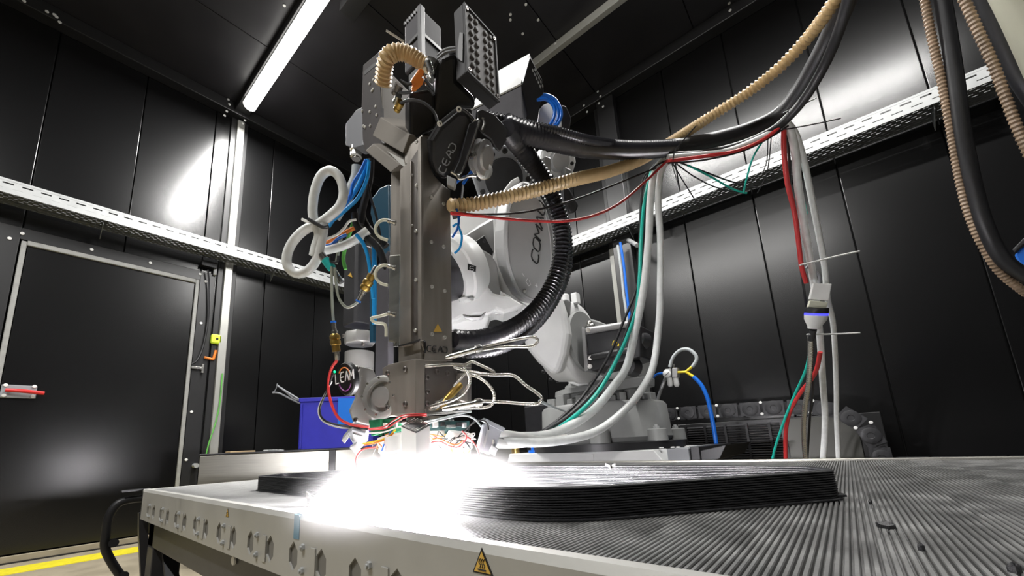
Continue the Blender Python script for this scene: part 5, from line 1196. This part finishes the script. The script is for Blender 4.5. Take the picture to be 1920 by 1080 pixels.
# vertical run at the right down behind the bed
VR = [('left white cable of the vertical run dropping behind the bed', [(1474,232,1.36),(1484,250,1.37),(1492,293,1.39),(1496,345,1.42),(1508,420,1.48),(1520,493,1.55),(1530,560,1.62),(1537,627,1.72),(1543,720,1.84),(1547,795,1.93),(1540,900,1.98)], .0125, 'whiteh'),
 ('right white cable of the vertical run dropping behind the bed', [(1478,232,1.36),(1492,252,1.37),(1507,300,1.39),(1518,353,1.42),(1533,427,1.48),(1545,493,1.55),(1552,560,1.62),(1563,615,1.72),(1568,720,1.84),(1569,795,1.93),(1574,900,1.98)], .0100, 'whiteh'),
 ('red cable hanging from the right junction to the upper tie', [(1470,234,1.36),(1470,280,1.38),(1476,340,1.42),(1490,400,1.46),(1498,460,1.5),(1503,500,1.53),(1512,530,1.55)], .008, 'redc'),
 ('red cable curving out of the lower vertical run', [(1538,660,1.7),(1528,700,1.75),(1500,738,1.85),(1480,775,1.92),(1473,820,1.97),(1474,895,2.0)], .0085, 'redc'),
 ('dark green cable curving left behind the bed', [(1520,640,1.72),(1512,690,1.78),(1488,745,1.88),(1470,790,1.93),(1452,845,1.98),(1444,890,2.0)], .0055, 'teal'),
 ('black cable of the vertical run beside the green one', [(1500,490,1.55),(1510,560,1.62),(1520,640,1.72),(1524,720,1.82),(1518,790,1.92),(1512,890,1.98)], .005, 'rubber'),
 ('black cable behind the red one at the top of the vertical run', [(1474,240,1.38),(1480,300,1.4),(1482,360,1.44),(1492,420,1.5),(1502,490,1.55)], .0045, 'rubber'),
 ('teal cable beside the right white cable at the top of the run', [(1480,246,1.37),(1492,300,1.4),(1500,345,1.44),(1512,400,1.5)], .004, 'teal')]
for l, pts, r_, m_ in VR: cable('vertical_cable', l, 'cable', pts, r_, m_, n=12)
cable('braided_sheath', 'grey ribbed metal sheath below the inline sensor', 'cable', [(1520,632,1.62),(1519,680,1.68),(1516,720,1.75),(1508,780,1.85),(1508,830,1.92),(1514,900,1.96)], .0105, 'chrome', n=12, rib=.15, pitch=.012)
sn = thing('inline_sensor', 'white inline plug adapter with a blue lit band hanging in the vertical cable run', 'sensor', P(1530, 580, d=1.56))
fpr([(1525,531),(1560,532),(1554,564),(1518,561)], 1540, 547, 1.55, (.2,0,0), .03, 'plug_housing', M['white'], .003, sn)
fpr([(1519,563),(1553,566),(1549,580),(1515,576)], 1534, 571, 1.552, (.2,0,0), .03, 'plug_collar', M['cream'], .003, sn)
A, B = P(1532,577,d=1.56), P(1526,618,d=1.575); L_ = (B-A).length; a_ = B-A
mk().lathe(A, a_, [(0,.036),(.14*L_,.037),(.24*L_,.037)], 24).build('dark_band', M['blackm'], sn)
mk().lathe(A+a_*.24, a_, [(0,.037),(.10*L_,.037)], 24).build('blue_light_band', M['ledblue'], sn, label='glowing blue band')
mk().lathe(A+a_*.34, a_, [(0,.037),(.2*L_,.035),(.5*L_,.022),(.62*L_,.020)], 24).build('tapered_cap', M['white'], sn)
mk().tube(plpx(((1536,531),(1536,518),(1528,508),(1512,500)), d=1.56), .005, 8).build('lead', M['greypl'], sn)
mk().lathe(P(1525,618,d=1.57), P(1520,640,d=1.6)-P(1525,618,d=1.57), [(0,.012),(.05,.010)], 12).build('strain_relief', M['rubber'], sn)
cable('cable_tie', 'upper white cable tie with a long tail pointing right', 'tie', [(1500,497),(1530,490),(1570,480),(1611,471)], .0032, 'white', 1.46, n=5)
cable('cable_tie', 'lower white cable tie with a long tail pointing right', 'tie', [(1513,627),(1540,627),(1575,626),(1612,624)], .0032, 'white', 1.58, n=5)
cable('tension_wire', 'thin wire running from the braided leads to the robot base', 'wire', [(1012,752,.95),(1040,764,1.4),(1078,778,2.2)], .004, 'greyhose', n=6)
# haze volume added around the nozzle to give the lamp pods a bloom
fc = V((NZ.x+.07, NZ.y-.06, .558))
fu = MB().sphere(fc, 1, 24, (.28, .28, .15)).build('glare_haze', M['ink'], org=fc)
fm_ = bpy.data.materials.new('glare_volume'); fm_.use_nodes = True; nt = fm_.node_tree; nt.nodes.clear()
out = nt.nodes.new('ShaderNodeOutputMaterial'); vs_ = nt.nodes.new('ShaderNodeVolumeScatter'); vs_.inputs['Anisotropy'].default_value = .2
tc = nt.nodes.new('ShaderNodeTexCoord'); mp = nt.nodes.new('ShaderNodeMapping'); mp.inputs['Scale'].default_value = (1/.28, 1/.28, 1/.125)
ln = nt.nodes.new('ShaderNodeVectorMath'); ln.operation = 'LENGTH'; mr = nt.nodes.new('ShaderNodeMapRange'); mr.interpolation_type = 'SMOOTHSTEP'
mr.inputs[1].default_value = 1; mr.inputs[2].default_value = .0; mr.inputs[3].default_value = 0; mr.inputs[4].default_value = 3.0
nt.links.new(tc.outputs['Object'], mp.inputs[0]); nt.links.new(mp.outputs[0], ln.inputs[0]); nt.links.new(ln.outputs['Value'], mr.inputs[0]); nt.links.new(mr.outputs[0], vs_.inputs['Density'])
nt.links.new(vs_.outputs[0], out.inputs['Volume']); fu.data.materials[0] = fm_
tag(fu, 'haze added as lamp bloom around the nozzle above the black slab', 'glare'); fu['kind'] = 'stuff'
